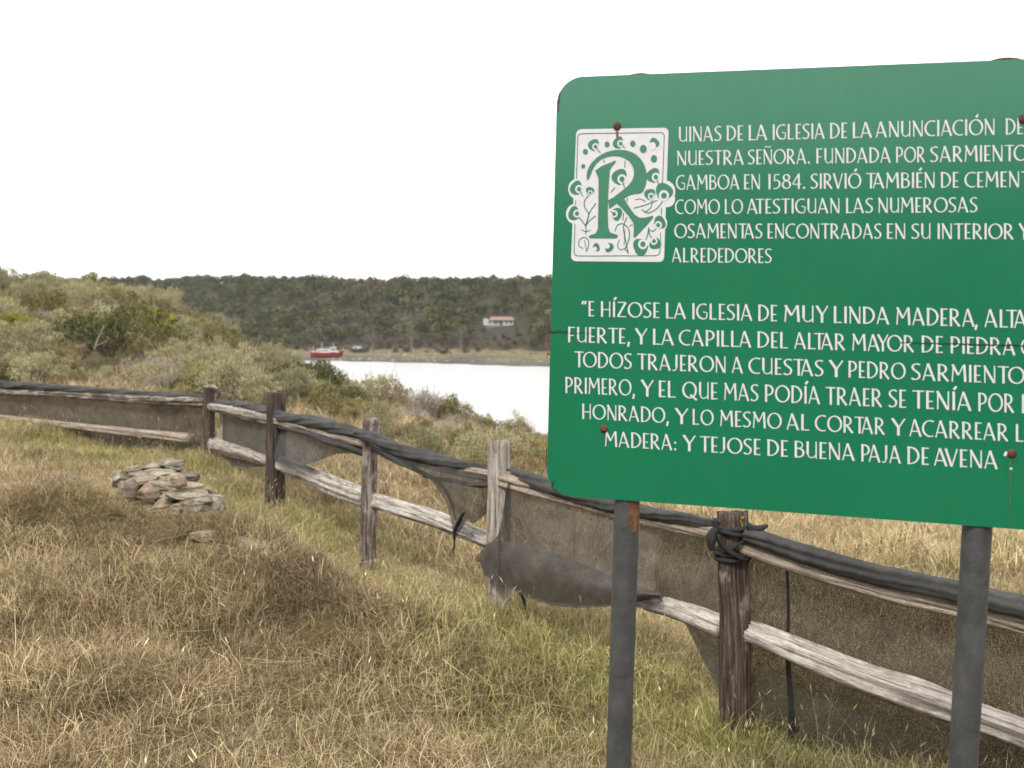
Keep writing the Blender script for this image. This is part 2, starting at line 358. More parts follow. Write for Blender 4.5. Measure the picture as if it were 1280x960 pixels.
def watermat():
    m, nt, b, _ = newmat('bay_water'); L = nt.links.new
    g = N(nt, 'ShaderNodeNewGeometry').outputs['Position']
    b.inputs['Base Color'].default_value = (.30, .30, .29, 1); b.inputs['Roughness'].default_value = .27; b.inputs['IOR'].default_value = 1.4
    n = noisen(nt, g, 1, 5, .6, (.35, 1.1, 1)); bump(nt, b, n, .3, .15)
    return m
wx = np.array([-3900, 3900.]); 
ob('water', mesh('water', [(-3900, 12, WATER), (3900, 12, WATER), (3900, 1500, WATER), (-3900, 1500, WATER)], [(0, 1, 2, 3)], watermat()), kind='structure', label='pale calm water of the bay')

# ------------------------------------------------------------------ information sign
YAW, TILT, ROLL = R(15.5), R(-.75), R(1.6)
SN = np.array([-math.sin(YAW)*math.cos(TILT), -math.cos(YAW)*math.cos(TILT), math.sin(TILT)])
_r = np.cross([0, 0, 1.], SN); _r /= np.linalg.norm(_r); _u = np.cross(SN, _r)
SR = _r*math.cos(ROLL)-_u*math.sin(ROLL); SU = np.cross(SN, SR)
SP0 = CAM+2.38*ray(690, 357)
def s_uv(px, py):
    d = ray(px, py); q = CAM+d*((SN@(SP0-CAM))/(SN@d))-SP0
    return q@SR, q@SU
def s_w(u, v, h=0): return SP0+SR*u+SU*v+SN*h
def s_px(px, py, h=0): return s_w(*s_uv(px, py), h)

sign_base = s_w(.10, -1.28)
sign = empty('information_sign', Vector((sign_base[0], sign_base[1], gh(sign_base[0], sign_base[1]))), 'large green information sign with white Spanish lettering on two grey posts', 'sign')

m, nt_, b, _ = newmat('green_enamel'); g = N(nt_, 'ShaderNodeTexCoord').outputs['Object']
nA = noisen(nt_, g, 2.2, 4, .6); nB = noisen(nt_, g, 1, 5, .75, (90, 90, 3)); nC = noisen(nt_, g, 170, 3, .6)
c = ramp(nt_, nA, [(.3, (.0, .120, .054)), (.7, (.0, .138, .062))])
c = mixc(nt_, .30, c, ramp(nt_, nB, [(.3, (.78, .82, .8)), (.7, (1.1, 1.08, 1.1))]), 'MULTIPLY')
c = mixc(nt_, ramp(nt_, nC, [(.70, (0, 0, 0)), (.78, (.35, .35, .35))]), c, (.03, .12, .07))
nt_.links.new(c, b.inputs['Base Color']); b.inputs['Specular IOR Level'].default_value = .85
nt_.links.new(ramp(nt_, noisen(nt_, g, 5, 4, .6), [(.3, (.19,)*3), (.7, (.24,)*3)]), b.inputs['Roughness'])
M['sign_green'] = m
M['sign_white'] = simple('white_sign_print', (.52, .51, .53), .5, .05, 60, 0, .4)
M['sign_print_green'] = simple('green_sign_print', (.0, .128, .057), .4, .06, 60, 0, .9)
M['rust'] = simple('rusty_iron', (.085, .034, .022), .9, .5, 60, .6)
M['cap'] = simple('corroded_cap', (.075, .05, .038), .9, .4, 60, .4)
M['rust_orange'] = simple('rust_stain', (.135, .062, .032), .9, .5, 90, .3)
M['crack'] = simple('crack_dark', (.012, .03, .02), .9, .2, 60, 0)
M['dark_edge'] = simple('chipped_panel_edge', (.04, .05, .04), .8, .5, 90, .3)

def rrect(u0, v0, u1, v1, r, n=10):
    P = []
    for cx, cy, a in ((u1-r, v1-r, 0), (u0+r, v1-r, 90), (u0+r, v0+r, 180), (u1-r, v0+r, 270)):
        for k in range(n+1):
            t = R(a+90*k/n); P.append((cx+r*math.cos(t), cy+r*math.sin(t)))
    return P
uTL, vTL = s_uv(696.5, 97); uBL, vBL = s_uv(683, 618); uR, _v = s_uv(1378, 400)
u0, v1, v0 = (uTL+uBL)/2, (vTL+s_uv(1275, 74)[1])/2, (vBL+s_uv(1275, 662)[1])/2
P = rrect(u0, v0, uR, v1, .062, 12)
nP = len(P); TH = .004
V = [s_w(u, v, 0) for u, v in P]+[s_w(u, v, -TH) for u, v in P]
child('panel', mesh('panel', V, [tuple(range(nP)), tuple(range(2*nP-1, nP-1, -1))]+[(i, nP+i, nP+(i+1) % nP, (i+1) % nP) for i in range(nP)],
      [M['sign_green'], M['dark_edge']], [0, 1]+[1]*nP), sign)
# two tubular posts behind the panel, following the sign's own lean
def postmesh(px_t, top_px, name, rust=False):
    u = s_uv(*px_t)[0]; vtop = s_uv(*top_px)[1]; a = Acc(); r = .0305
    bot = s_w(u, -1.55, -TH-r-.001); zz = gh(bot[0], bot[1])-.25
    k = (zz-s_w(u, vtop)[2])/SU[2]; pts = [s_w(u, vtop+k*t, -TH-r-.001) for t in np.linspace(0, 1, 40)]
    V, Fc, A = tube(pts, r, 28, 2, rough=.012, seed=3); a.add(V, Fc, A, 0)
    return a
m, nt_, b, _ = newmat('grey_painted_post'); g = N(nt_, 'ShaderNodeTexCoord').outputs['Object']
c = ramp(nt_, noisen(nt_, g, 14, 6, .7), [(.3, (.022, .023, .023)), (.55, (.045, .046, .045)), (.75, (.066, .066, .063))])
c = mixc(nt_, ramp(nt_, noisen(nt_, g, 70, 5, .8), [(.56, (0, 0, 0)), (.64, (.45, .45, .45))]), c, (.09, .083, .073))
c = mixc(nt_, ramp(nt_, noisen(nt_, g, 11, 5, .7), [(.63, (0, 0, 0)), (.67, (.8, .8, .8))]), c, (.085, .045, .028))
nt_.links.new(c, b.inputs['Base Color']); b.inputs['Roughness'].default_value = .6; bump(nt_, b, noisen(nt_, g, 60, 4, .7), .3, .004)
M['post_paint'] = m
for pt, tp, rs in (((781, 630), (808, 91.5), True), ((1225, 665), (1255, 72.5), False)):
    a = postmesh(pt, tp, 'post')
    po = child('post', a.mesh('post', M['post_paint'], True), sign, label='grey painted steel post with a rusty patch below the panel' if rs else None)
    u = s_uv(*pt)[0]; vt = s_uv(*tp)[1]
    tp_ = [s_w(u, vt+.001-.004*k, -TH-.0315) for k in (1, 0)]
    Vc, Fc, Ac = tube([tp_[0], tp_[1], tp_[1]+SU*.004], [.0335, .033, .020], 24, 2, rough=.05, seed=9)
    aa = Acc(); aa.add(Vc, Fc, Ac); c_ = ob('post_cap', aa.mesh('post_cap', M['cap']), po)
    if rs:   # a ragged rust patch wrapping the right front of the post just under the panel
        V = []; Fc = []; nn = 12; mm = 16
        ax = [s_w(u, s_uv(790, 629)[1]-.085*j/mm+.012, -TH-.0315) for j in range(mm+1)]
        for j in range(mm+1):
            lo = .22+.5*abs(mn.noise(Vector((j*.55, 3.3, 0))))+.25*(j/mm)**3; hi = 1.45-.4*abs(mn.noise(Vector((j*.5, 8.4, 0))))-.3*(j/mm)**4
            for i in range(nn+1):
                th = lo+(hi-lo)*i/nn
                V.append(ax[j]+(SN*math.cos(th)+SR*math.sin(th))*.0313)
        Fc = [(j*(nn+1)+i, j*(nn+1)+i+1, (j+1)*(nn+1)+i+1, (j+1)*(nn+1)+i) for j in range(mm) for i in range(nn)]
        ob('rust_patch', mesh('rust_patch', V, Fc, M['rust_orange'], smooth=True), po)

# lettering ---------------------------------------------------------------
TK, TN = .112, .062
def arc(cx, cy, rx, ry, a0, a1, n=14): return [(cx+rx*math.cos(R(a0+(a1-a0)*i/n)), cy+ry*math.sin(R(a0+(a1-a0)*i/n))) for i in range(n+1)]
def g_O(x=0, w=.74): return [('v', arc(x+w/2, .5, w/2-.03, .46, 90, 450, 26))]
G = {   # glyph: width, strokes (kind, points); T thick, t thin, v = weight varies like a broad pen
 'A': (.62, [('t', [(.02, 0), (.25, 1)]), ('T', [(.25, 1), (.56, 0)]), ('t', [(.10, .30), (.46, .30)])]),
 'B': (.50, [('T', [(.07, 0), (.07, 1)]), ('t', [(.07, .96)]+arc(.20, .76, .20, .20, 90, -90, 9)+[(.07, .56)]), ('v', [(.07, .56)]+arc(.20, .30, .25, .26, 90, -90, 10)+[(.07, .04)])]),
 'C': (.58, [('v', arc(.40, .5, .37, .46, 62, 296, 20))]),
 'D': (.60, [('T', [(.07, 0), (.07, 1)]), ('v', [(.0, .96), (.12, .96)]+arc(.14, .5, .40, .46, 90, -90, 16)+[(.07, .04)])]),
 'E': (.37, [('T', [(.07, 0), (.07, 1)]), ('t', [(.07, .955), (.35, .955)]), ('t', [(.07, .42), (.30, .42)]), ('t', [(.07, .045), (.35, .045)])]),
 'F': (.40, [('T', [(.07, 0), (.07, 1)]), ('t', [(.07, .955), (.38, .955)]), ('t', [(.07, .44), (.32, .44)])]),
 'G': (.62, [('v', arc(.38, .5, .35, .46, 62, 300, 20)), ('t', [(.36, .48), (.58, .42), (.55, .1)])]),
 'H': (.56, [('T', [(.07, 0), (.07, 1)]), ('t', [(.49, 0), (.49, 1)]), ('t', [(.07, .47), (.49, .47)])]),
 'I': (.16, [('T', [(.08, 0), (.08, 1)])]),
 'J': (.32, [('T', [(.22, 1), (.22, .22)]), ('t', [(.22, .22), (.18, .07), (.08, .02), (.0, .05)])]),
 'L': (.42, [('T', [(.07, 0), (.07, 1)]), ('t', [(.07, .045), (.40, .045)])]),
 'M': (.74, [('t', [(.05, 0), (.11, 1)]), ('T', [(.06, 1), (.34, .38)]), ('t', [(.34, .38), (.60, 1)]), ('T', [(.62, 1), (.67, 0)])]),
 'N': (.60, [('t', [(.07, 0), (.07, 1)]), ('T', [(.04, 1), (.50, .02)]), ('t', [(.53, 0), (.53, 1)])]),
 'O': (.76, g_O(0, .76)),
 'P': (.48, [('T', [(.07, 0), (.07, 1)]), ('v', [(.0, .955), (.16, .955)]+arc(.18, .68, .24, .275, 90, -90, 12)+[(.07, .41)])]),
 'Q': (.78, g_O()+[('T', [(.42, .22), (.76, -.08)])]),
 'R': (.56, [('T', [(.07, 0), (.07, 1)]), ('v', [(.0, .955), (.16, .955)]+arc(.18, .71, .22, .245, 90, -90, 12)+[(.12, .47)]), ('T', [(.18, .47), (.50, 0)])]),
 'S': (.44, [('v', [(.40, .90), (.30, .955), (.17, .95), (.06, .86), (.04, .74), (.10, .62), (.24, .50), (.36, .38), (.38, .24), (.32, .10), (.20, .04), (.08, .05), (.01, .12)])]),
 'T': (.52, [('T', [(.27, 0), (.27, 1)]), ('t', [(.0, .955), (.52, .955)])]),
 'U': (.56, [('T', [(.07, 1), (.07, .25)]), ('t', [(.07, .28), (.12, .11), (.24, .035), (.36, .07), (.47, .2)]), ('t', [(.49, 1), (.49, 0)])]),
 'V': (.58, [('T', [(.02, 1), (.30, 0)]), ('t', [(.30, 0), (.55, 1)])]),
 'Y': (.54, [('T', [(.02, 1), (.28, .46)]), ('t', [(.53, 1), (.28, .46)]), ('T', [(.27, .48), (.27, 0)])]),
 'Z': (.52, [('t', [(.04, .955), (.48, .955)]), ('T', [(.47, .95), (.05, .05)]), ('t', [(.03, .045), (.50, .045)])]),
 '1': (.22, [('T', [(.12, 0), (.12, 1)])]),
 '5': (.46, [('t', [(.40, .955), (.12, .955)]), ('t', [(.12, .955), (.09, .55)]), ('v', [(.09, .55), (.22, .60), (.36, .52), (.41, .34), (.36, .15), (.22, .04), (.04, .04)])]),
 '8': (.50, [('v', arc(.25, .76, .17, .19, 90, 450, 16)), ('v', arc(.25, .29, .22, .25, 90, 450, 18))]),
 '4': (.52, [('T', [(.38, 0), (.38, 1)]), ('t', [(.38, 1), (.03, .33)]), ('t', [(.03, .31), (.52, .31)])]),
 '.': (.16, [('T', [(.08, .01), (.08, .14)])]),
 ',': (.18, [('T', [(.10, .13), (.04, -.17)])]),
 ':': (.16, [('T', [(.08, .01), (.08, .14)]), ('T', [(.08, .42), (.08, .55)])]),
 '“': (.34, [('T', [(.12, 1.0), (.05, .78)]), ('T', [(.28, 1.0), (.21, .78)])]),
 '”': (.18, [('T', [(.13, 1.0), (.05, .76)])]),
}
for ch, base in (('Í', 'I'), ('Ó', 'O'), ('É', 'E')):
    bw, st = G[base]; x = bw/2; G[ch] = (bw, st+[('T', [(x, 1.10), (x+.12, 1.28)])])
G['Ñ'] = (.60, G['N'][1]+[('t', [(.10, 1.12), (.20, 1.20), (.36, 1.12), (.48, 1.20)])])
def stroke(pts, kind, closed=False):
    """2-D ribbon polygon strip; returns left and right rails"""
    p = np.array(pts, float); n = len(p)
    closed = n > 6 and np.linalg.norm(p[0]-p[-1]) < 1e-6
    if n == 2 and kind != 'v': p = np.array([p[0], (p[0]+p[1])/2, p[1]]); n = 3
    d = np.gradient(p, axis=0)
    if closed: d[0] = d[-1] = p[1]-p[-2]
    d /= np.linalg.norm(d, axis=1)[:, None]; nr = np.stack([-d[:, 1], d[:, 0]], 1)
    if kind == 'v':
        wd = TN+(TK-TN)*np.abs(d[:, 1]*.9-d[:, 0]*.25)**1.5
    else:
        wd = np.full(n, TK if kind == 'T' else TN)
    return p+nr*wd[:, None]/2, p-nr*wd[:, None]/2
LAYER = [0]
KERN = {'AT': .22, 'TA': .22, 'AV': .2, 'LA': .06, 'LT': .18, 'AY': .2, 'YO': .12, 'PA': .14, 'RT': .04, 'ST': .04, 'TE': .02, 'TR': .02, 'TO': .10, 'VI': .0, 'RV': .06, 'AC': .06, 'RA': .0, 'A,': .1, 'TÍ': 0, 'AJ': .0, 'TI': 0}
def put_text(acc, word, x0, x1, fb_, fc_, kern=.085):
    """word between pixel columns x0..x1, baseline fb_(x), cap line fc_(x)"""
    adv = []; x = 0
    for i_, ch in enumerate(word): adv.append(x); x += G[ch][0]+kern-KERN.get(word[i_:i_+2], 0)
    W = x-kern; sx = (x1-x0)/W
    for ch, ax in zip(word, adv):
        for kind, pts in G[ch][1]:
            l, r = stroke(pts, kind); LAYER[0] = (LAYER[0]+1) % 9; h = .0006+LAYER[0]*.00004
            # keep stroke weight in true proportion when a word is set wide or tight
            V = []
            for q in np.vstack([l, r]):
                X = x0+(ax+q[0])*sx; yb, yc = fb_(X), fc_(X); V.append(s_px(X, yb+(yc-yb)*q[1], h))
            n = len(l)
            acc.add(V, [(i, n+i, n+i+1, i+1) for i in range(n-1)])
def lin(*pts):
    xs = [p[0] for p in pts]; ys = [p[1] for p in pts]
    k = np.polyfit(xs, ys, 1); return lambda x: k[0]*x+k[1]
LINES = [
 ([('UINAS', 848.5, 902), ('DE', 908.3, 929.3), ('LA', 935.7, 959.3), ('IGLESIA', 965.6, 1031), ('DE', 1037.4, 1059.3), ('LA', 1065.7, 1090.2), ('ANUNCIACIÓN', 1094.9, 1243.8), ('DE', 1257, 1279)],
  [(850, 177.4), (1031, 173.7), (1243, 168.7)], [(850, 158.5), (1031, 154), (1243, 148.3)]),
 ([('NUESTRA', 846.2, 929.9), ('SEÑORA.', 935.1, 1012.7), ('FUNDADA', 1020.2, 1113.5), ('POR', 1119.9, 1156.7), ('SARMIENTO', 1163, 1284.5), ('DE', 1292, 1314)],
  [(848, 206.8), (1012, 204.9), (1271, 201.4)], [(848, 188.6), (1012, 185.6), (1271, 181)]),
 ([('GAMBOA', 845.3, 924.3), ('EN', 929.9, 950.6), ('1584.', 959.3, 1006.8), ('SIRVIÓ', 1013.5, 1076.2), ('TAMBIÉN', 1082.6, 1168.9), ('DE', 1175.9, 1198.7), ('CEMENTERIO', 1205.9, 1338)],
  [(846, 237.3), (1006, 236.5), (1271, 234.0)], [(846, 218.6), (1006, 217.3), (1271, 214)]),
 ([('COMO', 844.1, 899.5), ('LO', 905.9, 928.4), ('ATESTIGUAN', 934.2, 1050), ('LAS', 1057.3, 1091.4), ('NUMEROSAS', 1097.5, 1222)],
  [(846, 267.8), (1050, 266.8), (1222, 265.4)], [(846, 249.3), (1222, 246.2)]),
 ([('OSAMENTAS', 843.3, 953.2), ('ENCONTRADAS', 959.3, 1101.9), ('EN', 1108.3, 1132.2), ('SU', 1139.5, 1163.7), ('INTERIOR', 1171.5, 1267.2), ('Y', 1273.6, 1287)],
  [(845, 297.8), (1267, 299.2)], [(845, 279.3), (1267, 279.2)]),
 ([('ALREDEDORES', 840.3, 964.8)], [(845, 327.8), (960, 329)], [(845, 309.8), (960, 310.5)]),
 ([('“E', 726.7, 743.3), ('HÍZOSE', 751, 825), ('LA', 832.3, 857.7), ('IGLESIA', 865, 940.7), ('DE', 947.7, 971.7), ('MUY', 980, 1034.9), ('LINDA', 1042, 1111.8), ('MADERA,', 1119.9, 1222.7), ('ALTA', 1230.8, 1284), ('Y', 1292, 1309)],
  [(735, 395.3), (940, 401.3), (1043, 403.9), (1219, 408.4)], [(735, 376), (940, 380.9), (1219, 386)]),
 ([('FUERTE,', 710, 788.3), ('Y', 794.3, 809), ('LA', 816, 842.7), ('CAPILLA', 849, 939.3), ('DEL', 946.7, 985.3), ('ALTAR', 993, 1056.9), ('MAYOR', 1065, 1143), ('DE', 1151.8, 1179), ('PIEDRA', 1188, 1269.4), ('QUE', 1276.5, 1317)],
  [(710, 427.9), (940, 434.2), (1143, 440.4), (1269, 444.2)], [(710, 408.3), (940, 414), (1269, 422.4)]),
 ([('TODOS', 718.3, 790), ('TRAJERON', 796.7, 907.7), ('A', 915, 929), ('CUESTAS', 936, 1029.6), ('Y', 1036.7, 1053.7), ('PEDRO', 1060.4, 1131.6), ('SARMIENTO', 1139.4, 1280.5)],
  [(718, 459.3), (907, 465.4), (1131, 474.6), (1279, 480.6)], [(718, 439.3), (907, 445), (1279, 458.7)]),
 ([('PRIMERO,', 706.7, 794.3), ('Y', 801.7, 816.7), ('EL', 823.3, 845), ('QUE', 853.3, 897.3), ('MAS', 905, 948.3), ('PODÍA', 956, 1025.3), ('TRAER', 1032, 1102.9), ('SE', 1111, 1133), ('TENÍA', 1140.5, 1214.5), ('POR', 1222.6, 1268), ('LA', 1277, 1304)],
  [(706, 491.7), (897, 498.5), (1102, 509.3), (1268, 516)], [(706, 471), (897, 478.3), (1268, 492.3)]),
 ([('HONRADO,', 727.7, 836.7), ('Y', 844.3, 860), ('LO', 865.7, 891.7), ('MESMO', 900, 976.7), ('AL', 983.5, 1011.9), ('CORTAR', 1019, 1106.5), ('Y', 1114.6, 1131.3), ('ACARREAR', 1137, 1260.6), ('LA', 1269.4, 1296)],
  [(727, 524.3), (836, 528.3), (1011, 538.3), (1260, 551.8)], [(727, 504.3), (977, 516.4), (1260, 529.5)]),
 ([('MADERA:', 756, 845.7), ('Y', 854, 869.3), ('TEJOSE', 875, 951), ('DE', 959, 985.3), ('BUENA', 993, 1068.6), ('PAJA', 1076.4, 1126.3), ('DE', 1134, 1161.4), ('AVENA', 1167.7, 1247.4), ('”', 1254, 1260), ('.', 1261, 1266)],
  [(756, 558.3), (845, 562.7), (1068, 575.6), (1247, 586.9)], [(756, 539), (951, 548.3), (1068, 554.3), (1247, 564.2)]),
]
for words, bl, cl in LINES:
    a = Acc(); fb_, fc_ = lin(*bl), lin(*cl)
    for wd, x0, x1 in words: put_text(a, wd, x0, x1, fb_, fc_)
    child('lettering', a.mesh('lettering', M['sign_white']), sign)

# emblem: traced as flat print, coordinates in a 4.8x enlargement with its origin at (700,140)
def ez(x, y, h): return s_px(700+x/4.8, 140+y/4.8, h)
def poly(acc, pts, h): acc.add([ez(x, y, h) for x, y in pts], [tuple(range(len(pts)-1, -1, -1))])
def circ(cx, cy, r, ry=None, n=22, a0=0, a1=360):
    return [(cx+r*math.cos(R(a0+(a1-a0)*i/n)), cy+(ry or r)*math.sin(R(a0+(a1-a0)*i/n))) for i in range(n)]
def rib(acc, pts, wd, h, taper=False):
    p = np.array(pts, float)
    if len(p) > 2: p = smooth_path(np.c_[p, np.zeros(len(p))], len(p)*6)[:, :2]
    d = np.gradient(p, axis=0); d /= np.linalg.norm(d, axis=1)[:, None]+1e-9; nr = np.stack([-d[:, 1], d[:, 0]], 1)
    ww = np.full(len(p), float(wd))
    if taper: ww *= np.linspace(1, .35, len(p))
    l, r = p+nr*ww[:, None]/2, p-nr*ww[:, None]/2; n = len(p)
    acc.add([ez(x, y, h) for x, y in np.vstack([l, r])], [(i, i+1, n+i+1, n+i) for i in range(n-1)])
def warped_rr(q, r):  # rounded quad, corners TL TR BR BL
    out = []; q = [np.array(p, float) for p in q]
    for i in range(4):
        p, a, b_ = q[i], q[i-1], q[(i+1) % 4]
        da = (a-p)/np.linalg.norm(a-p)*r; db = (b_-p)/np.linalg.norm(b_-p)*r
        for t in np.linspace(0, 1, 8): out.append(tuple((1-t)**2*(p+da)+2*t*(1-t)*p+t*t*(p+db)))
    return out
w_ = Acc(); h = .0006
poly(w_, warped_rr([(98, 104), (652, 94), (624, 900), (66, 895)], 34), h)
# white lobes that carry flowers past the edge of the plate
for k, (cx, cy, r) in enumerate([(103, 462, 54), (120, 515, 36), (90, 612, 54), (104, 650, 34), (632, 478, 60), (645, 520, 46), (600, 668, 44), (596, 690, 32)]):
    poly(w_, circ(cx, cy, r, r*1.12), h+.00003*(k+1))
gr = Acc(); h = .0010
IL = warped_rr([(108, 132), (627, 124), (599, 862), (84, 864)], 26)
def frame_part(y0, y1, side):
    xs = (lambda y: 108-24*(y-132)/732) if side < 0 else (lambda y: 627-28*(y-124)/738)
    rib(gr, [(xs(y0), y0), (xs((y0+y1)/2), (y0+y1)/2), (xs(y1), y1)], 5, h+.00002)
rib(gr, [(106, 158), (112, 138), (134, 131), (370, 127), (600, 124.5), (620, 128), (626, 150)], 5.5, h)
rib(gr, [(85, 838), (90, 858), (110, 863.5), (340, 863), (570, 862), (592, 856), (600, 836)], 5.5, h)
frame_part(150, 400, -1); frame_part(530, 560, -1); frame_part(670, 845, -1)
frame_part(148, 425, 1); frame_part(575, 620, 1); frame_part(725, 845, 1)
# flowers
FL = Acc(); FW_ = Acc(); FD = Acc()
def flower(cx, cy, r, ang, tail=None, white=True):
    """green hood open towards ang (degrees, y down), white eye with a green centre"""
    pts = []
    for i in range(25):
        t = ang+35+(290)*i/24; k = 1+.16*math.sin(R(290*i/24))+.10*math.cos(R(3*(t-ang)))
        pts.append((cx+r*k*math.cos(R(t)), cy+r*k*1.12*math.sin(R(t))))
    pts.append((cx+r*.15*math.cos(R(ang)), cy+r*.15*math.sin(R(ang))))
    poly(FL, pts, h+.0001)
    if white:
        ex, ey = cx+r*.30*math.cos(R(ang)), cy+r*.30*math.sin(R(ang))
        poly(FW_, circ(ex, ey, r*.62, r*.66), h+.0003); poly(FD, circ(ex, ey, r*.34, r*.37), h+.0005)
        if tail: rib(FD, [(ex, ey)]+tail, max(4, r*.14), h+.00055)
flower(209, 200, 33, 60, [(243, 245)]); flower(357, 184, 33, 40, [(390, 217)]); flower(568, 192, 28, 120, None, False)
poly(FW_, circ(556, 205, 20, 24), h+.0003)
flower(568, 382, 40, 50, [(595, 442)]); flower(366, 392, 45, 60, [(388, 455)]); flower(106, 456, 38, 40, [(140, 508)])
flower(183, 478, 24, 100); flower(92, 606, 37, 20); flower(545, 497, 32, 75); flower(629, 488, 50, 110)
flower(335, 615, 34, 200, [(303, 595)]); flower(598, 672, 36, 140); flower(486, 800, 46, 330); flower(566, 785, 34, 260)
for cx, cy, r, a_ in ((217, 817, 22, 150), (290, 812, 26, 230)):
    flower(cx, cy, r, a_, None, False); poly(FW_, circ(cx+r*.4*math.cos(R(a_)), cy+r*.4*math.sin(R(a_)), r*.62), h+.0003)
for cx, cy, r in ((283, 195, 15), (437, 191, 16), (500, 222, 21), (564, 281, 19), (153, 239, 15), (140, 326, 12)):
    poly(FL, circ(cx, cy, r, r*1.2), h+.0001)
# twigs and tendrils
for pts, wd in (([(183, 490), (150, 530), (148, 570), (172, 610), (165, 650), (153, 680)], 6), ([(216, 548), (180, 600), (160, 665)], 6), ([(214, 624), (175, 655), (155, 685)], 6),
                ([(98, 618), (130, 650), (155, 690), (155, 735)], 6), ([(128, 705), (155, 718), (182, 708)], 5), ([(138, 820), (114, 800), (120, 765), (150, 752), (172, 775), (168, 815), (158, 838)], 5), ([(148, 768), (158, 830)], 4),
                ([(264, 287), (265, 305)], 6), ([(391, 290), (389, 335)], 5), ([(330, 452), (306, 483)], 6), ([(405, 515), (402, 540)], 5), ([(382, 605), (378, 650)], 5), ([(416, 684), (437, 676)], 5),
                ([(330, 715), (345, 680), (375, 668)], 6), ([(402, 630), (380, 690), (388, 740), (410, 850)], 6), ([(378, 670), (412, 700), (415, 760), (390, 822)], 6), ([(358, 765), (346, 800), (360, 825), (390, 822), (412, 850)], 5), ([(390, 700), (385, 800)], 4),
                ([(450, 528), (480, 521), (515, 538)], 5), ([(442, 577), (500, 562), (585, 530)], 6), ([(490, 585), (525, 606), (570, 588), (603, 555), (625, 520)], 6), ([(505, 602), (540, 580), (553, 545), (548, 505)], 5),
                ([(500, 790), (522, 750), (535, 690)], 6), ([(565, 770), (540, 740), (530, 700)], 6), ([(585, 690), (560, 715), (535, 708)], 6)):
    rib(FD, pts, wd, h+.0002)
# the big initial
RL = Acc(); hr = h+.0008
def split_poly(acc, pts, hh): poly(acc, pts, hh)
poly(RL, [(212, 352), (250, 325), (335, 291), (336, 298), (310, 330), (300, 350), (291, 470), (287, 600), (290, 690), (300, 722), (345, 738), (348, 748), (338, 757), (185, 757), (172, 750), (176, 742), (215, 728), (228, 700), (231, 560), (232, 400), (224, 378)], hr)
sw_o = [(163, 410), (162, 370), (175, 330), (205, 290), (250, 255), (300, 235), (350, 227), (405, 233), (455, 255), (498, 302), (521, 370), (518, 420), (505, 462), (488, 486), (440, 492), (400, 508), (345, 545), (296, 582)]
sw_i = [(176, 398), (186, 372), (200, 338), (222, 306), (256, 281), (300, 266), (350, 265), (388, 277), (418, 298), (438, 330), (445, 365), (438, 400), (420, 430), (395, 455), (370, 475), (345, 494), (315, 516), (290, 530)]
so = smooth_path(np.c_[sw_o, np.zeros(len(sw_o))], 70)[:, :2]; si = smooth_path(np.c_[sw_i, np.zeros(len(sw_i))], 70)[:, :2]
RL.add([ez(x, y, hr+.00005) for x, y in np.vstack([so, si])], [(i, i+1, 71+i, 70+i) for i in range(69)])
poly(RL, [(340, 548), (384, 515), (400, 545), (425, 585), (452, 618), (478, 634), (510, 634), (558, 622), (560, 632), (520, 680), (480, 722), (448, 755), (441, 750), (444, 700), (440, 664), (410, 620), (370, 575)], hr+.0001)
emb = child('emblem', w_.mesh('emblem', M['sign_white']), sign, label='white ornamental plate with a green initial R and flowers')
ob('emblem_border', gr.mesh('emblem_border', M['sign_print_green']), emb, kind='stuff')
ob('flower_print', FL.mesh('flower_print', M['sign_print_green']), emb, kind='stuff'); ob('flower_eye', FW_.mesh('flower_eye', M['sign_white']), emb, kind='stuff')
ob('tendril_print', FD.mesh('tendril_print', M['sign_print_green']), emb, kind='stuff'); ob('initial_letter', RL.mesh('initial_letter', M['sign_print_green']), emb)

# bolts, rust runs, cracks
def dome(c, r, hgt, seed=0):
    V = []; Fc = []; n = 14; m_ = 4
    for j in range(m_):
        rr = r*math.cos(j/m_*math.pi/2); hh = hgt*math.sin(j/m_*math.pi/2)
        for i in range(n):
            t = 2*math.pi*i/n; k = 1+.1*mn.noise(Vector((math.cos(t)*2, math.sin(t)*2, seed)))
            V.append(c+SR*rr*k*math.cos(t)+SU*rr*k*math.sin(t)+SN*hh)
    V.append(c+SN*hgt); top = len(V)-1
    for j in range(m_-1):
        for i in range(n): Fc.append((j*n+i, j*n+(i+1) % n, (j+1)*n+(i+1) % n, (j+1)*n+i))
    for i in range(n): Fc.append(((m_-1)*n+i, (m_-1)*n+(i+1) % n, top))
    return V, Fc
for k, (px, py, r) in enumerate(((771.5, 158, .0098), (755, 536, .0098), (1265, 567, .0098), (1279, 149, .0098))):
    V, Fc = dome(s_px(px, py, .0003), r, .006, k)
    child('bolt', mesh('bolt', V, Fc, M['rust'], smooth=True), sign)
V, Fc = dome(s_px(919, 344, .0002), .003, .001, 3); child('rust_spot', mesh('rust_spot', V, Fc, M['rust_orange']), sign)
a = Acc()
def strip(acc, pts, w0, hh):
    p = [s_px(x, y, hh) for x, y in pts]; V = []
    for i, q in enumerate(p):
        d = (p[min(i+1, len(p)-1)]-p[max(i-1, 0)]); d = d/np.linalg.norm(d); nrm = np.cross(SN, d); ww = w0*(1-.5*i/len(p))*(1+.5*math.sin(i*2.1)); V += [q+nrm*ww/2, q-nrm*ww/2]
    acc.add(V, [(2*i, 2*i+1, 2*i+3, 2*i+2) for i in range(len(p)-1)])
rnd = random.Random(5)
strip(a, [(686+i*2.2, 414.5+rnd.uniform(-1.2, 1.2)) for i in range(12)], .0042, .0016)
strip(a, [(712+i*4, 416.4+rnd.uniform(-.5, .5)) for i in range(9)], .0012, .0016)
strip(a, [(1340-i*3.2, 434-i*.09+rnd.uniform(-.8, .8)) for i in range(68)], .0036, .0016)
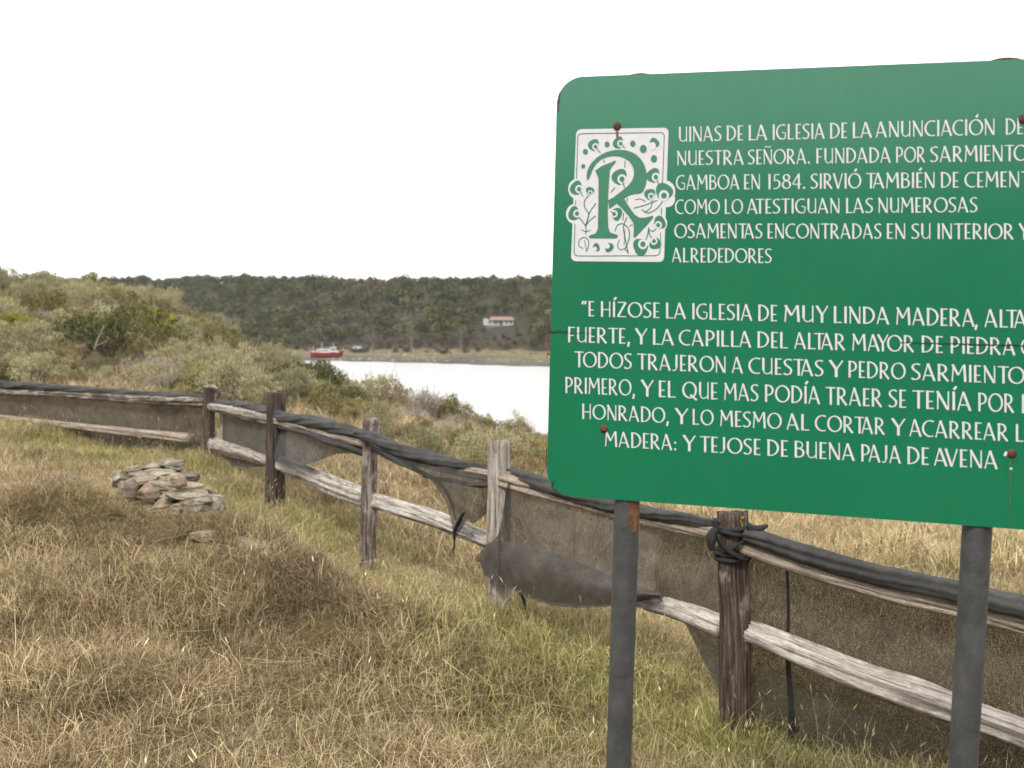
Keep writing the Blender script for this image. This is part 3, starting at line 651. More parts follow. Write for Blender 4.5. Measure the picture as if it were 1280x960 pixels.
strip(a, [(692, 601), (690, 608), (694, 613), (702, 619), (712, 622)], .003, .0016)
child('crack', a.mesh('crack', M['crack']), sign, kind='stuff')
a = Acc()
strip(a, [(771.5, 164), (771.7, 168), (771.2, 173)], .005, .0021)
strip(a, [(1262.5, 575+i*5) for i in range(16)], .0014, .0012)
child('rust_run', a.mesh('rust_run', M['rust_orange']), sign, kind='stuff')
# chipped brown edge at the top left corner
a = Acc()
for x0, y0, x1, y1, wd in ((700.2, 116, 698.0, 140, .0035), (687.5, 395, 686.7, 425, .003), (684, 560, 683.6, 585, .003)):
    n = 8; strip(a, [(x0+(x1-x0)*i/n-.6, y0+(y1-y0)*i/n) for i in range(n+1)], wd, .0009)
child('edge_rust', a.mesh('edge_rust', M['rust']), sign, kind='stuff')

# ------------------------------------------------------------------ fence
PST = [  # px top,py top, px base,py base, Z, radius, material, squareness
 (1432, 770, 1440, 1110, 3.72, .075, 'wood_grey', 2.6),
 (915, 640, 922, 938, 4.70, .068, 'wood_brown', 3.0),
 (623.5, 552, 624, 790, 6.00, .066, 'wood_grey', 3.2),
 (463, 524, 458, 712, 7.25, .058, 'wood_mixed', 2.4),
 (342.5, 491, 340, 642, 8.90, .064, 'wood_purple', 3.0),
 (261, 483, 262, 582, 10.9, .058, 'wood_purple', 3.0),
 (-70, 455, -70, 530, 13.6, .06, 'wood_purple', 2.6)]
FP = []
for p in PST: FP.append((pix(p[0], p[1], p[4]), pix(p[2], p[3], p[4])))
def fence_pt(px, py, off=0.):
    """point of the fence's own vertical plane seen at px,py, moved off metres away from the camera side"""
    cols = [(p[0]+p[2])/2 for p in PST]
    k = 0
    while k < len(cols)-2 and px < cols[k+1]: k += 1
    A_ = (FP[k][0]+FP[k][1])/2; B_ = (FP[k+1][0]+FP[k+1][1])/2
    d = B_-A_; d[2] = 0; nrm = np.array([-d[1], d[0], 0]); nrm /= np.linalg.norm(nrm)
    if nrm[1] < 0: nrm = -nrm
    r_ = ray(px, py); t = (nrm@(A_+nrm*off-CAM))/(nrm@r_)
    return CAM+r_*t
fence = empty('wooden_fence', Vector((FP[2][1][0], FP[2][1][1], gh(FP[2][1][0], FP[2][1][1]))), 'rustic post and rail fence of weathered split wood crossing the meadow', 'fence')
plab = [None, 'dark brown post with yellow lichen at its top', 'bleached grey post with a flat cracked top', 'brown post mottled with grey', None, 'purple brown post where the fence turns', None]
for k, (p, (t, b_)) in enumerate(zip(PST, FP)):
    b2 = b_-np.array([0, 0, .35]); n = 46
    P_ = np.array([b2+(t-b2)*i/(n-1) for i in range(n)])
    P_[:, 0] += [.012*fb(i*.09, k, 0, 2) for i in range(n)]
    rad = np.array([p[5]*(1.06-.10*i/(n-1)) for i in range(n)])
    V, Fc, A = tube(P_, rad, 26, p[7], crack=.20, rough=.07, seed=k+1)
    a = Acc()
    topz = t[2]
    for i in range(len(V)):
        if V[i][2] > topz-.03: V[i][2] += .03*fb(V[i][0]*14, V[i][1]*14, k, 2)
    a.add(V, Fc, A)
    po = child('post', a.mesh('post', M[p[6]], True), fence, label=plab[k])
    if k == 1:      # thin crust of lichen on the right shoulder of the post
        V = []; nn, mm = 8, 7
        for j in range(mm):
            for i in range(nn):
                th = R(-62+46*i/(nn-1)+9*fb(j*.6, 2, 0, 2)*4); q = t+np.array([0, 0, -.008-.055*j/(mm-1)*(.6+.4*math.sin(i*1.3))])
                V.append(q+np.array([math.cos(th), math.sin(th), 0])*(p[5]*1.04+.003*fb(i, j, 3, 2)))
        ob('lichen', mesh('lichen', V, [(j*nn+i, j*nn+i+1, (j+1)*nn+i+1, (j+1)*nn+i) for j in range(mm-1) for i in range(nn-1)], simple('yellow_lichen', (.30, .23, .04), .95, .6, 120), smooth=True), po)
# second half-round stake standing beside the fourth post and the corner post
for px, py, pb, Z, r in ((352, 488, 600, 9.1, .035), (279, 508, 575, 10.9, .035)):
    t, b_ = pix(px, py, Z), pix(px-1, pb, Z)-np.array([0, 0, .3])
    V, Fc, A = tube([b_+(t-b_)*i/20 for i in range(21)], r, 14, 2.4, .2, .06, seed=px)
    a = Acc(); a.add(V, Fc, A); child('stake', a.mesh('stake', M['wood_purple' if px > 300 else 'wood_tan'], True), fence)
V, Fc, A = tube([pix(257, 484, 10.88), pix(266, 483, 10.8), pix(272, 486.5, 10.8)], [.022, .026, .018], 10, 2, rough=.3, seed=2)
a = Acc(); a.add(V, Fc, A); child('broken_tip', a.mesh('broken_tip', M['wood_grey'], True), fence)

def rail(name, pts, rad, mat, sup=2.6, crack=.42, off=0., seed=0, n=130, seg=34, rough=.20):
    P_ = smooth_path([fence_pt(x, y, off) for x, y in pts], n)
    V, Fc, A = tube(P_, np.interp(np.linspace(0, 1, n), np.linspace(0, 1, len(rad)), rad), seg, sup, crack, rough, seed)
    a = Acc(); a.add(V, Fc, A); return child(name, a.mesh(name, M[mat], True), fence)
rail('lower_rail', [(930, 786), (1000, 815), (1086, 848), (1192, 885), (1280, 917), (1440, 978)], [.05, .058, .062, .066, .056, .06, .06], 'wood_bleached', off=.03, seed=11, n=140)
rail('lower_rail', [(625, 690), (690, 706), (756, 727), (801, 748), (850, 763), (905, 785)], [.05, .055, .06, .045, .052, .056], 'wood_bleached', off=.04, seed=12)
rail('lower_rail', [(464, 624), (502, 636), (540, 648), (575, 662), (624, 681)], [.056, .056, .058, .05, .048], 'wood_bleached', off=.05, seed=13)
rail('lower_rail', [(340, 577), (376, 590), (416, 606), (456, 621)], [.06, .066, .07, .062], 'wood_bleached', off=.05, seed=14)
rail('lower_rail', [(263, 555), (290, 563), (315, 570), (340, 579)], [.07, .062, .05, .035], 'wood_grey', off=.03, seed=15)
rail('lower_rail', [(-80, 515), (0, 522), (60, 529), (120, 536), (170, 541), (238, 548)], [.035, .032, .03, .04, .045, .062], 'wood_tan', off=-.03, seed=16)
rail('upper_rail', [(925, 681), (980, 700), (1104, 736), (1203, 759), (1280, 778), (1440, 815)], [.04, .045, .044, .042, .046, .045], 'wood_tan', off=.02, seed=21, n=120)
rail('upper_rail', [(630, 599), (677, 611), (737, 628), (801, 645), (900, 667)], [.046, .044, .036, .036, .04], 'wood_tan', off=.02, seed=22)
rail('upper_rail', [(463, 555), (500, 571), (549, 584), (624, 597)], [.03, .026, .028, .034], 'wood_tan', off=.03, seed=23)
rail('upper_rail', [(345, 524), (403, 541), (463, 557)], [.040, .034, .030], 'wood_tan', off=.03, seed=24)
rail('upper_rail', [(263, 508), (285, 511), (342, 523)], [.046, .056, .048], 'wood_grey', off=.02, seed=25)
rail('upper_rail', [(-80, 480), (0, 489), (100, 494.5), (180, 500), (258, 502)], [.036, .036, .038, .044, .050], 'wood_mixed', off=.02, seed=26)

# ------------------------------------------------------------------ shade netting hung on the fence
def roll(par, pts, rad, off, seed, mat='net_roll', n=150, tw=9):
    offs = off if isinstance(off, list) else [off]*len(pts)
    P_ = smooth_path([fence_pt(x, y, o_) for (x, y), o_ in zip(pts, offs)], n)
    for i in range(n): P_[i] += np.array([0, .012*fb(i*.13, seed, 0, 2), .012*fb(i*.09, seed, 3, 3)])
    V, Fc, A = tube(P_, np.interp(np.linspace(0, 1, n), np.linspace(0, 1, len(rad)), rad), 32, 2, 0, .16, seed, True, tw, .13)
    A = V.copy(); a = Acc(); a.add(V, Fc, A)
    return child('rolled_hem', a.mesh('rolled_hem', M[mat], True), par)
def sheet(par, cols, mat, seed=0, nx=150, nz=40, amp=.02, name='hanging_sheet', ragged=.0, foldx=9, bulge=.0):
    """cols: (px, y_top, y_bottom, off_top, off_bottom)"""
    Cc = np.array(cols, float); x = np.linspace(Cc[0, 0], Cc[-1, 0], nx)
    I = [np.interp(x, Cc[:, 0], Cc[:, j]) for j in range(1, 5)]
    V = []
    for i in range(nx):
        for j in range(nz):
            t = j/(nz-1); yb = I[1][i]+ragged*fb(x[i]*.13, seed, 0, 4)*6
            y = I[0][i]+(yb-I[0][i])*t
            off = I[2][i]+(I[3][i]-I[2][i])*t
            q = fence_pt(x[i], y, 0)
            nz_ = fb(q[0]*foldx*.35+q[1]*foldx*.2, q[2]*1.6, seed, 3)*1.6+.5*fb(q[0]*3+q[2]*6, q[2]*5, seed+4, 2)
            off += amp*nz_*min(1, t*4)-bulge*min(1, max(.1, (x[i]-622)/40))*math.sin(math.pi*min(1, t*1.02)**.75)
            V.append(fence_pt(x[i], y, off))
    Fc = [(i*nz+j, (i+1)*nz+j, (i+1)*nz+j+1, i*nz+j+1) for i in range(nx-1) for j in range(nz-1)]
    a = Acc(); a.add(V, Fc, V)
    return child(name, a.mesh(name, M[mat], True), par)
def bundle(par, name, pts, rad, mat, seed=0, flat=.6, seg=14):
    P_ = smooth_path(pts, 40); V, Fc, A = tube(P_, np.interp(np.linspace(0, 1, 40), np.linspace(0, 1, len(rad)), rad), seg, 2, 0, .25, seed, True, 8, .14, flat)
    a = Acc(); a.add(V, Fc, V); return child(name, a.mesh(name, M[mat], True), par)
def gbase(px, Z): 
    q = pix(px, 500, Z); return Vector((q[0], q[1], gh(q[0], q[1])))
n1 = empty('shade_netting', gbase(90, 12.2), 'long brown shade netting on the far left run of the fence, rolled along its top', 'netting', 'shade netting hung along the fence')
roll(n1, [(-80, 468), (0, 480), (60, 484.5), (120, 489), (180, 493), (256, 497.5)], [.05, .05, .048, .044, .04, .034], .04, 31)
sheet(n1, [(-80, 472, 538, .09, .14), (0, 480, 538, .09, .14), (120, 490, 558, .09, .14), (254, 499, 572, .08, .12)], 'net', 1, 130, 24, .03)
n2 = empty('shade_netting', gbase(400, 8.2), 'torn grey shade netting left of the bleached post, ending in a hanging ragged tip', 'netting', 'shade netting hung along the fence')
roll(n2, [(266, 503), (300, 506.5), (335, 515), (362, 524), (390, 528), (430, 537), (458, 546)], [.018, .030, .042, .044, .052, .052, .036], .03, 32)
roll(n2, [(446, 542), (463, 546.5), (480, 554), (502, 563), (549, 576), (600, 587), (640, 592)], [.03, .038, .044, .042, .040, .040, .03], [-.02, -.07, -.06, -.04, -.03, .07, .09], 33, tw=10)
sheet(n2, [(278, 508, 570, .07, .07), (288, 510, 582, .07, .06), (310, 513, 585, .07, .06), (338, 520, 582, .07, .07)], 'net_dark', 2, 50, 30, .03)
sheet(n2, [(338, 521, 560, .10, .02), (345, 524, 578, .08, -.04), (362, 530, 583, .06, -.09), (376, 533, 583, .06, -.09), (390, 536, 579, .06, -.06), (403, 540, 574, .06, .0), (422, 544, 567, .06, .03), (440, 549, 567, .06, .03), (462, 554, 573, .05, .03)], 'net_dark', 3, 110, 30, .035, foldx=5)
bundle(n2, 'gathered_fold', [fence_pt(x, y, o_) for x, y, o_ in ((345, 533, .02), (380, 540, -.0), (415, 552, .0), (445, 562, .02), (462, 568, .05))], [.02, .035, .045, .045, .035], 'net_dark', 5)
sheet(n2, [(462, 556, 563, -.02, -.02), (480, 561, 573, -.03, -.03), (502, 567, 583, -.04, -.05), (525, 575, 592, -.04, -.07), (537, 578, 599, -.05, -.09), (549, 581, 613, -.05, -.10), (558, 583, 628, -.05, -.11), (564, 585, 652, -.05, -.12), (568, 586, 676, -.05, -.13), (572, 587, 668, -.05, -.12), (578, 588, 660, -.05, -.11), (584, 589, 649, -.05, -.10), (590, 590, 655, -.05, -.09), (597, 591, 651, -.05, -.08), (602, 592, 647, -.04, -.05), (611, 593, 640, -.03, 0)], 'net_thin', 4, 150, 44, .03, ragged=.22)
bundle(n2, 'torn_tail', [fence_pt(x, y, -.12) for x, y in ((580, 640), (574, 652), (568, 666), (568, 678), (566, 692))], [.012, .016, .012, .007, .003], 'net_strip', 7)
bundle(n2, 'gathered_fold', [fence_pt(x, y, -.05) for x, y in ((466, 559), (495, 574), (525, 590), (548, 603), (562, 622), (570, 650))], [.022, .028, .026, .02, .014, .008], 'net_dark', 8)
bundle(n2, 'gathered_fold', [fence_pt(x, y, -.05) for x, y in ((530, 596), (560, 600), (590, 606), (609, 607))], [.012, .02, .02, .02], 'net_dark', 9)
n3 = empty('shade_netting', gbase(760, 5.3), 'brown shade netting between the bleached post and the sign, drawn over the lower rail', 'netting', 'shade netting hung along the fence')
roll(n3, [(634, 591), (659, 599), (690, 610), (740, 626), (801, 640), (845, 646), (887, 655), (915, 664)], [.034, .042, .040, .036, .036, .032, .028, .026], [.06, .02, -.01, -.01, -.01, -.01, .02, .06], 34)
sheet(n3, [(599, 692, 699, -.10, -.10), (603, 686, 712, -.11, -.11), (608, 680, 720, -.13, -.13), (616, 676, 724, -.14, -.14), (623, 668, 727, -.14, -.14), (629, 640, 730, -.13, -.14), (634, 604, 731, -.06, -.13), (640, 603, 733, .0, -.11), (659, 608, 745, .02, -.12), (690, 616, 755, .02, -.13), (720, 626, 757, .02, -.13), (755, 635, 756, .02, -.12), (790, 643, 752, .03, -.10), (818, 648, 746, .06, -.06), (836, 652, 758, .09, .06), (858, 657, 782, .10, .10), (875, 661, 818, .10, .10), (898, 668, 862, .10, .10), (915, 672, 880, .10, .10)], 'net', 6, 240, 50, .02, ragged=.16)
# the cloth pulled tight over the covered rail
sheet(n3, [(594, 697, 699, -.13, -.13), (598, 691, 703, -.14, -.14), (600, 694, 703, -.14, -.14), (603, 686, 712, -.14, -.14), (606, 689, 722, -.145, -.145), (609, 683, 717, -.145, -.145), (614, 680, 726, -.15, -.145), (625, 675, 730, -.15, -.14), (636, 677, 735, -.11, -.13), (660, 682, 748, -.07, -.125), (690, 690, 757, -.07, -.135), (720, 701, 760, -.07, -.135), (756, 716, 759, -.07, -.12), (790, 731, 754, -.06, -.10), (826, 742, 747, -.05, -.06)], 'net_band', 16, 260, 34, .022, name='covered_rail_fold', ragged=.35, bulge=.05)
bundle(n3, 'loose_strip', [fence_pt(x, y, -.05) for x, y in ((651, 740), (655, 750), (657, 762))], [.012, .010, .004], 'net_strip', 14)
n4 = empty('shade_netting', gbase(1120, 4.5), 'dark shade netting right of the tied post, hanging behind the pale lower rail', 'netting', 'shade netting hung along the fence')
roll(n4, [(932, 668), (960, 676), (1000, 690), (1086, 714), (1203, 741), (1280, 760), (1440, 798)], [.036, .042, .040, .040, .041, .042, .042], -.02, 35, n=190, tw=3)
sheet(n4, [(925, 684, 918, .11, .11), (950, 690, 924, .11, .12), (994, 705, 930, .11, .13), (1040, 718, 942, .11, .13), (1090, 730, 960, .11, .14), (1203, 756, 1000, .11, .14), (1440, 812, 1080, .11, .14)], 'net_thin', 9, 230, 60, .03, foldx=6)
V = []
for i in range(30):
    t = i/29; y = 706+(926-706)*t; wd = 3+6*t**1.4; cx = 983+6*t+1.2*math.sin(t*9)
    V += [fence_pt(cx-wd/2, y, .085-.01*math.sin(t*7)), fence_pt(cx+wd/2, y, .085+.01*math.sin(t*7))]
a = Acc(); a.add(V, [(2*i, 2*i+1, 2*i+3, 2*i+2) for i in range(29)], V); child('seam_strip', a.mesh('seam_strip', M['net_strip']), n4)
# tie of black cloth round the near post
tie = empty('cloth_tie', Vector(pix(915, 680, 4.7)), 'strip of black cloth knotted round the dark brown post beside the sign', 'cloth strip')
c0, c1 = FP[1]
def band(py, dz, r, rad, seed):
    ctr = pix(916, py, 4.70); pts = []
    for i in range(33):
        t = 2*math.pi*i/32; pts.append(ctr+np.array([math.cos(t)*r, math.sin(t)*r, dz*math.cos(t)]))
    V, Fc, A = tube(pts, rad, 8, 2, 0, .35, seed, False, 20, .1); a = Acc(); a.add(V, Fc, V); child('wrap', a.mesh('wrap', M['net_strip'], True), tie)
band(658, .006, .080, .012, 1); band(664, -.012, .083, .013, 2); band(696, .006, .080, .011, 3); band(691, -.004, .079, .010, 4); band(678, .055, .081, .008, 5)
for pts, rd in (([(895, 660), (889, 672), (890, 688)], [.016, .024, .012]), ([(896, 668), (905, 684), (930, 700)], [.01, .012, .008]), ([(934, 658), (948, 661), (960, 657)], [.016, .017, .006]), ([(936, 660), (945, 670), (936, 672)], [.016, .016, .01]), ([(900, 655), (893, 650), (898, 662)], [.01, .014, .01])):
    P_ = smooth_path([pix(x, y, 4.60) for x, y in pts], 14)
    V, Fc, A = tube(P_, np.interp(np.linspace(0, 1, 14), np.linspace(0, 1, 3), rd), 9, 2, 0, .4, int(pts[0][0]), True, 30, .12)
    a = Acc(); a.add(V, Fc, V); child('loose_end', a.mesh('loose_end', M['net_strip'], True), tie)

# ------------------------------------------------------------------ stones
def stone(c, sx, sy, sz, mat, seed, rot=0, parent=None, name='stone', tilt=0., **k):
    """flattened irregular block: a rounded box cut by noise"""
    n = 9; V = []; idm = {}; Fc = []
    def key(p):
        q = tuple(p)
        if q not in idm: idm[q] = len(V); V.append(q)
        return idm[q]
    for ax in range(3):
        for sg in (-1, 1):
            for i in range(n):
                for j in range(n):
                    f = []
                    for a_, b_ in ((i, j), (i+1, j), (i+1, j+1), (i, j+1)):
                        p = [0, 0, 0]; p[ax] = sg*n; p[(ax+1) % 3] = 2*a_-n; p[(ax+2) % 3] = 2*b_-n; f.append(key(p))
                    Fc.append(f if sg > 0 else f[::-1])
    V = np.array(V, float)/n
    ln = (np.abs(V)**3.6).sum(1)**(1/3.6); V = V/ln[:, None]
    rq = random.Random(int(seed*1000))
    for _ in range(11):
        nn_ = np.array([rq.gauss(0, 1), rq.gauss(0, 1), rq.gauss(0, .8)]); nn_ /= np.linalg.norm(nn_); dlim = rq.uniform(.74, 1.02)
        ex = V@nn_-dlim; V = V-np.clip(ex, 0, None)[:, None]*nn_
    out = []
    for v in V:
        d = 1+.20*fb(v[0]*1.1, v[1]*1.1, v[2]*1.1+seed, 3, seed)+.07*fb(v[0]*5, v[1]*5, v[2]*5, 2, seed)
        lay = .045*math.sin(v[2]*9+seed)*(seed % 1 > .3)
        q = np.array([v[0]*(d+lay)*sx/2, v[1]*(d+lay)*sy/2, v[2]*d*sz/2])
        cs, sn = math.cos(tilt), math.sin(tilt); q = np.array([q[0]*cs-q[2]*sn, q[1], q[0]*sn+q[2]*cs])
        cs, sn = math.cos(rot), math.sin(rot); out.append((q[0]*cs-q[1]*sn, q[0]*sn+q[1]*cs, q[2]))
    o = ob(name, mesh(name, out, Fc, M[mat], smooth=False), parent, **k)
    o.location = Vector(c)-(Vector(parent.location) if parent else Vector((0, 0, 0)))
    return o
cx_ = pix(212, 655, 7.2); pile = empty('ruin_stones', Vector((cx_[0], cx_[1], gh(cx_[0], cx_[1]))), 'low remnant of a dry stone wall, pale lichened slabs piled in the grass', 'stone ruin')
def zs(x, y, w_, h_, Z, dep, mat, rot=.0, tilt=0.):
    k = Z/F_PX/6.856
    c = pix(130+x/6.856, 550+y/6.856, Z); return stone(c, w_*k*1.08, dep, h_*k*1.45, mat, len(pile.children)+2.7, rot, pile, 'stone', tilt)
for s in [(560, 195, 230, 50, 7.75, .25, 'stone_grey', .1, -.05), (430, 232, 150, 50, 7.7, .3, 'stone_pale', .0, .1), (255, 262, 130, 60, 7.55, .22, 'stone_brown', .3, .1), (600, 240, 130, 60, 7.7, .2, 'stone_dark', .2, -.2),
          (132, 330, 130, 100, 7.45, .2, 'stone_pale', .2, .2), (300, 310, 200, 48, 7.35, .25, 'stone_grey', .0, .1), (470, 300, 350, 55, 7.4, .35, 'stone_pale', .05, .03), (735, 318, 130, 60, 7.35, .2, 'stone_dark', .0, -.15),
          (330, 350, 230, 55, 7.2, .25, 'stone_brown', .1, .1), (380, 455, 180, 115, 6.98, .2, 'stone_brown', .3, .1), (640, 405, 440, 80, 7.15, .35, 'stone_pale', -.1, -.12), (540, 500, 160, 60, 6.95, .2, 'stone_pale', .1, .3),
          (700, 468, 330, 45, 6.95, .3, 'stone_pale', -.1, -.10), (810, 510, 260, 38, 6.88, .25, 'stone_grey', -.1, -.10), (930, 520, 170, 60, 7.0, .25, 'stone_pale', -.2, -.45),
          (500, 575, 130, 80, 6.85, .2, 'stone_brown', .1, .1), (650, 590, 160, 90, 6.83, .2, 'stone_brown', .0, -.05), (810, 590, 190, 110, 6.85, .25, 'stone_grey', -.1, -.1), (925, 610, 130, 110, 6.92, .2, 'stone_grey', -.1, -.2),
          (1000, 585, 70, 55, 6.95, .14, 'stone_dark', .2, -.1), (985, 672, 80, 36, 6.95, .15, 'stone_grey', .2, .1), (400, 600, 130, 70, 6.9, .2, 'stone_grey', .4, .2), (540, 650, 330, 60, 6.85, .25, 'stone_pale', .0, -.06),
          (760, 695, 330, 85, 6.88, .3, 'stone_dark', -.05, -.06), (900, 700, 150, 90, 6.9, .2, 'stone_dark', .1, .1), (255, 450, 130, 160, 7.15, .25, 'stone_dark', .2, .0), (170, 430, 110, 110, 7.3, .25, 'stone_brown', .5, .0), (470, 380, 170, 40, 7.1, .2, 'stone_grey', .2, .05)]:
    zs(*s)
core = stone(pix(212, 632, 7.35), .74, .62, .36, 'stone_dark', 77, -.2, pile, 'rubble_core')
stone(pix(222.5, 601, 6.93), .135, .13, .085, 'stone_brown', 40.3, .3, None, 'loose_stone', 0, label='small rounded brown stone resting on top of the piled pale slabs', cat='stone')
def gstone(px, py, w_, h_, Z, mat, seed, label, grp='loose stones in the grass', rot=0., tilt=0.):
    q = pix(px, py, Z); k = Z/F_PX; g_ = gh(q[0], q[1])
    o = stone((q[0], q[1], g_+h_*k*.25), w_*k, w_*k*.8, h_*k, mat, seed, rot, None, 'loose_stone', tilt, label=label, cat='stone', group=grp)
gstone(257, 719, 38, 18, 6.0, 'stone_brown', 51.1, 'rounded brown stone half buried on the crest of the near mound')
gstone(318, 750, 50, 14, 5.75, 'stone_brown', 52.2, 'flat brown slab low on the right slope of the mound', tilt=-.2)
gstone(335, 776, 36, 16, 5.6, 'stone_brown', 53.3, 'small brown stone below the flat slab on the mound')
gstone(272, 686, 30, 14, 6.7, 'stone_pale', 54.4, 'small pale stone lying just below the piled slabs')
gstone(86, 585, 48, 22, 9.0, 'stone_dark', 55.5, 'dark block in dry grass between the far fence and the mound')

# ------------------------------------------------------------------ grass: clump meshes, laid out by geometry nodes
rs = np.random.RandomState(3)
def clump(name, nb, spread, hmin, hmax, wd, lean, mat, curl=.5, head=0., crange=(0, 1), flatb=0.):
    V = []; Fc = []; C = []; k = 0
    for i in range(nb):
        a_ = rs.uniform(0, 6.283); r_ = spread*math.sqrt(rs.rand()); b_ = np.array([r_*math.cos(a_), r_*math.sin(a_), -.02])
        hh = rs.uniform(hmin, hmax); d_ = rs.uniform(0, 6.283); ln = abs(rs.normal(0, lean))+.05; dr = np.array([math.cos(d_), math.sin(d_), 0])
        fa = rs.uniform(0, 3.14); sd = np.array([math.cos(fa), math.sin(fa), 0])*wd*rs.uniform(.7, 1.4)/2
        cc_ = rs.uniform(*crange)
        p1 = b_+dr*ln*hh*.35+np.array([0, 0, hh*.55*(1-flatb*rs.rand())]); p2 = b_+dr*ln*hh*(1+curl*rs.rand())+np.array([0, 0, max(.02, hh*(1-.35*min(ln, 1.5)-flatb*rs.rand()))])
        V += [b_-sd, b_+sd, p1-sd*.85, p1+sd*.85, p2-sd*.25, p2+sd*.25]; C += [cc_*.30, cc_*.30, cc_*.85, cc_*.85, cc_, cc_]  # blade feet darkened: occlusion shade put into the colour value
        Fc += [(k, k+1, k+3, k+2), (k+2, k+3, k+5, k+4)]; k += 6
        if head and rs.rand() < head:
            q = p2; up = (p2-p1)/np.linalg.norm(p2-p1); hl = .032*rs.uniform(.7, 1.5)
            for t_ in range(2):
                ang = rs.uniform(0, 3.14); s2 = np.array([math.cos(ang), math.sin(ang), 0])*.0032
                V += [q-s2*.3, q+s2*.3, q+up*hl*.5+s2, q+up*hl*.5-s2, q+up*hl+s2*.1, q+up*hl-s2*.1]; C += [min(1, cc_+.08)]*6
                Fc += [(k, k+1, k+2, k+3), (k+3, k+2, k+4, k+5)]; k += 6
    return mesh(name, V, np.array(Fc), M[mat], attrs={'c': ('FLOAT', C)})
KITS = {}
def kit(key, meshes):
    c = bpy.data.collections.new(key+'_kit')
    for i, me in enumerate(meshes): o = bpy.data.objects.new('%s_%02d' % (key, i), me); c.objects.link(o)
    KITS[key] = c
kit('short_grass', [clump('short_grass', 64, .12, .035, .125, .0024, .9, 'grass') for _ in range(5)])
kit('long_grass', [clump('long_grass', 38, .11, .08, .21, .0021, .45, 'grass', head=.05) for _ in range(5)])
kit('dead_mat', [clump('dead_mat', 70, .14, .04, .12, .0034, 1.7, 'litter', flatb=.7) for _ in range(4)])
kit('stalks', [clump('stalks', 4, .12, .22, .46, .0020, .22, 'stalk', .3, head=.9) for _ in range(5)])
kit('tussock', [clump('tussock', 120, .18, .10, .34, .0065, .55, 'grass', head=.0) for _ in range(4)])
def scatter(name, key, pts, scl, tint, label, tiltsd=.12, seed=1):
    n = len(pts); r_ = np.random.RandomState(seed)
    rot = np.c_[r_.normal(0, tiltsd, n), r_.normal(0, tiltsd, n), r_.uniform(0, 6.283, n)]
    me = mesh(name, pts, [], (), attrs={'scl': ('FLOAT', scl), 'tint': ('FLOAT', tint), 'rot': ('FLOAT_VECTOR', rot), 'pick': ('INT', r_.randint(0, 100, n))})
    o = ob(name, me, kind='stuff', label=label)
    g = bpy.data.node_groups.new(name, 'GeometryNodeTree')
    g.interface.new_socket('Geometry', in_out='INPUT', socket_type='NodeSocketGeometry'); g.interface.new_socket('Geometry', in_out='OUTPUT', socket_type='NodeSocketGeometry')
    gi, go = g.nodes.new('NodeGroupInput'), g.nodes.new('NodeGroupOutput')
    ci = g.nodes.new('GeometryNodeCollectionInfo'); ci.inputs['Collection'].default_value = KITS[key]; ci.inputs['Separate Children'].default_value = True; ci.inputs['Reset Children'].default_value = True
    ip = g.nodes.new('GeometryNodeInstanceOnPoints'); ip.inputs['Pick Instance'].default_value = True
    def na(nm, t): x = g.nodes.new('GeometryNodeInputNamedAttribute'); x.data_type = t; x.inputs[0].default_value = nm; return x.outputs['Attribute']
    l = g.links.new
    l(gi.outputs[0], ip.inputs['Points']); l(ci.outputs[0], ip.inputs['Instance']); l(na('scl', 'FLOAT'), ip.inputs['Scale']); l(na('pick', 'INT'), ip.inputs['Instance Index'])
    e2r = g.nodes.new('FunctionNodeEulerToRotation'); l(na('rot', 'FLOAT_VECTOR'), e2r.inputs[0]); l(e2r.outputs[0], ip.inputs['Rotation'])
    l(ip.outputs[0], go.inputs[0])
    md = o.modifiers.new('scatter', 'NODES'); md.node_group = g
    return o
def vn(x, y, s, k=0):  # vectorised value noise 0..1
    x = x/s+k*17.3; y = y/s+k*5.7; xi = np.floor(x).astype(int); yi = np.floor(y).astype(int); fx = x-xi; fy = y-yi; fx = fx*fx*(3-2*fx); fy = fy*fy*(3-2*fy)
    def hsh(a, b): v = np.sin(a*127.1+b*311.7+k*3.3)*43758.5453; return v-np.floor(v)
    return (hsh(xi, yi)*(1-fx)+hsh(xi+1, yi)*fx)*(1-fy)+(hsh(xi, yi+1)*(1-fx)+hsh(xi+1, yi+1)*fx)*fy
def surf(x, y):
    z = ground_h(x, y)
    return z
FXY = np.array([((t+b_)/2)[:2] for t, b_ in FP])
def fence_side(x, y):
    """metres beyond (+) or in front of (-) the fence line"""
    best = np.full(x.shape, 1e9); sg = np.ones(x.shape)
    for k in range(len(FXY)-1):
        A_, B_ = FXY[k], FXY[k+1]; d = B_-A_; L_ = d@d; t = np.clip(((x-A_[0])*d[0]+(y-A_[1])*d[1])/L_, 0, 1)
        ds = np.hypot(x-A_[0]-t*d[0], y-A_[1]-t*d[1]); nx_, ny_ = -d[1], d[0]
        if ny_ < 0: nx_, ny_ = -nx_, -ny_
        s_ = np.sign((x-A_[0])*nx_+(y-A_[1])*ny_); m_ = ds < best; best = np.where(m_, ds, best); sg = np.where(m_, s_, sg)
    return best*sg
ST = np.array([pix(x, y, Z)[:2] for x, y, Z in ((165, 645, 7.3), (200, 650, 7.2), (240, 655, 7.0), (270, 655, 6.95), (212, 640, 7.4))])
def near_stone(x, y, r): 
    m_ = np.zeros(x.shape, bool)
    for a_, b_ in ST: m_ |= np.hypot(x-a_, y-b_) < r
    return m_
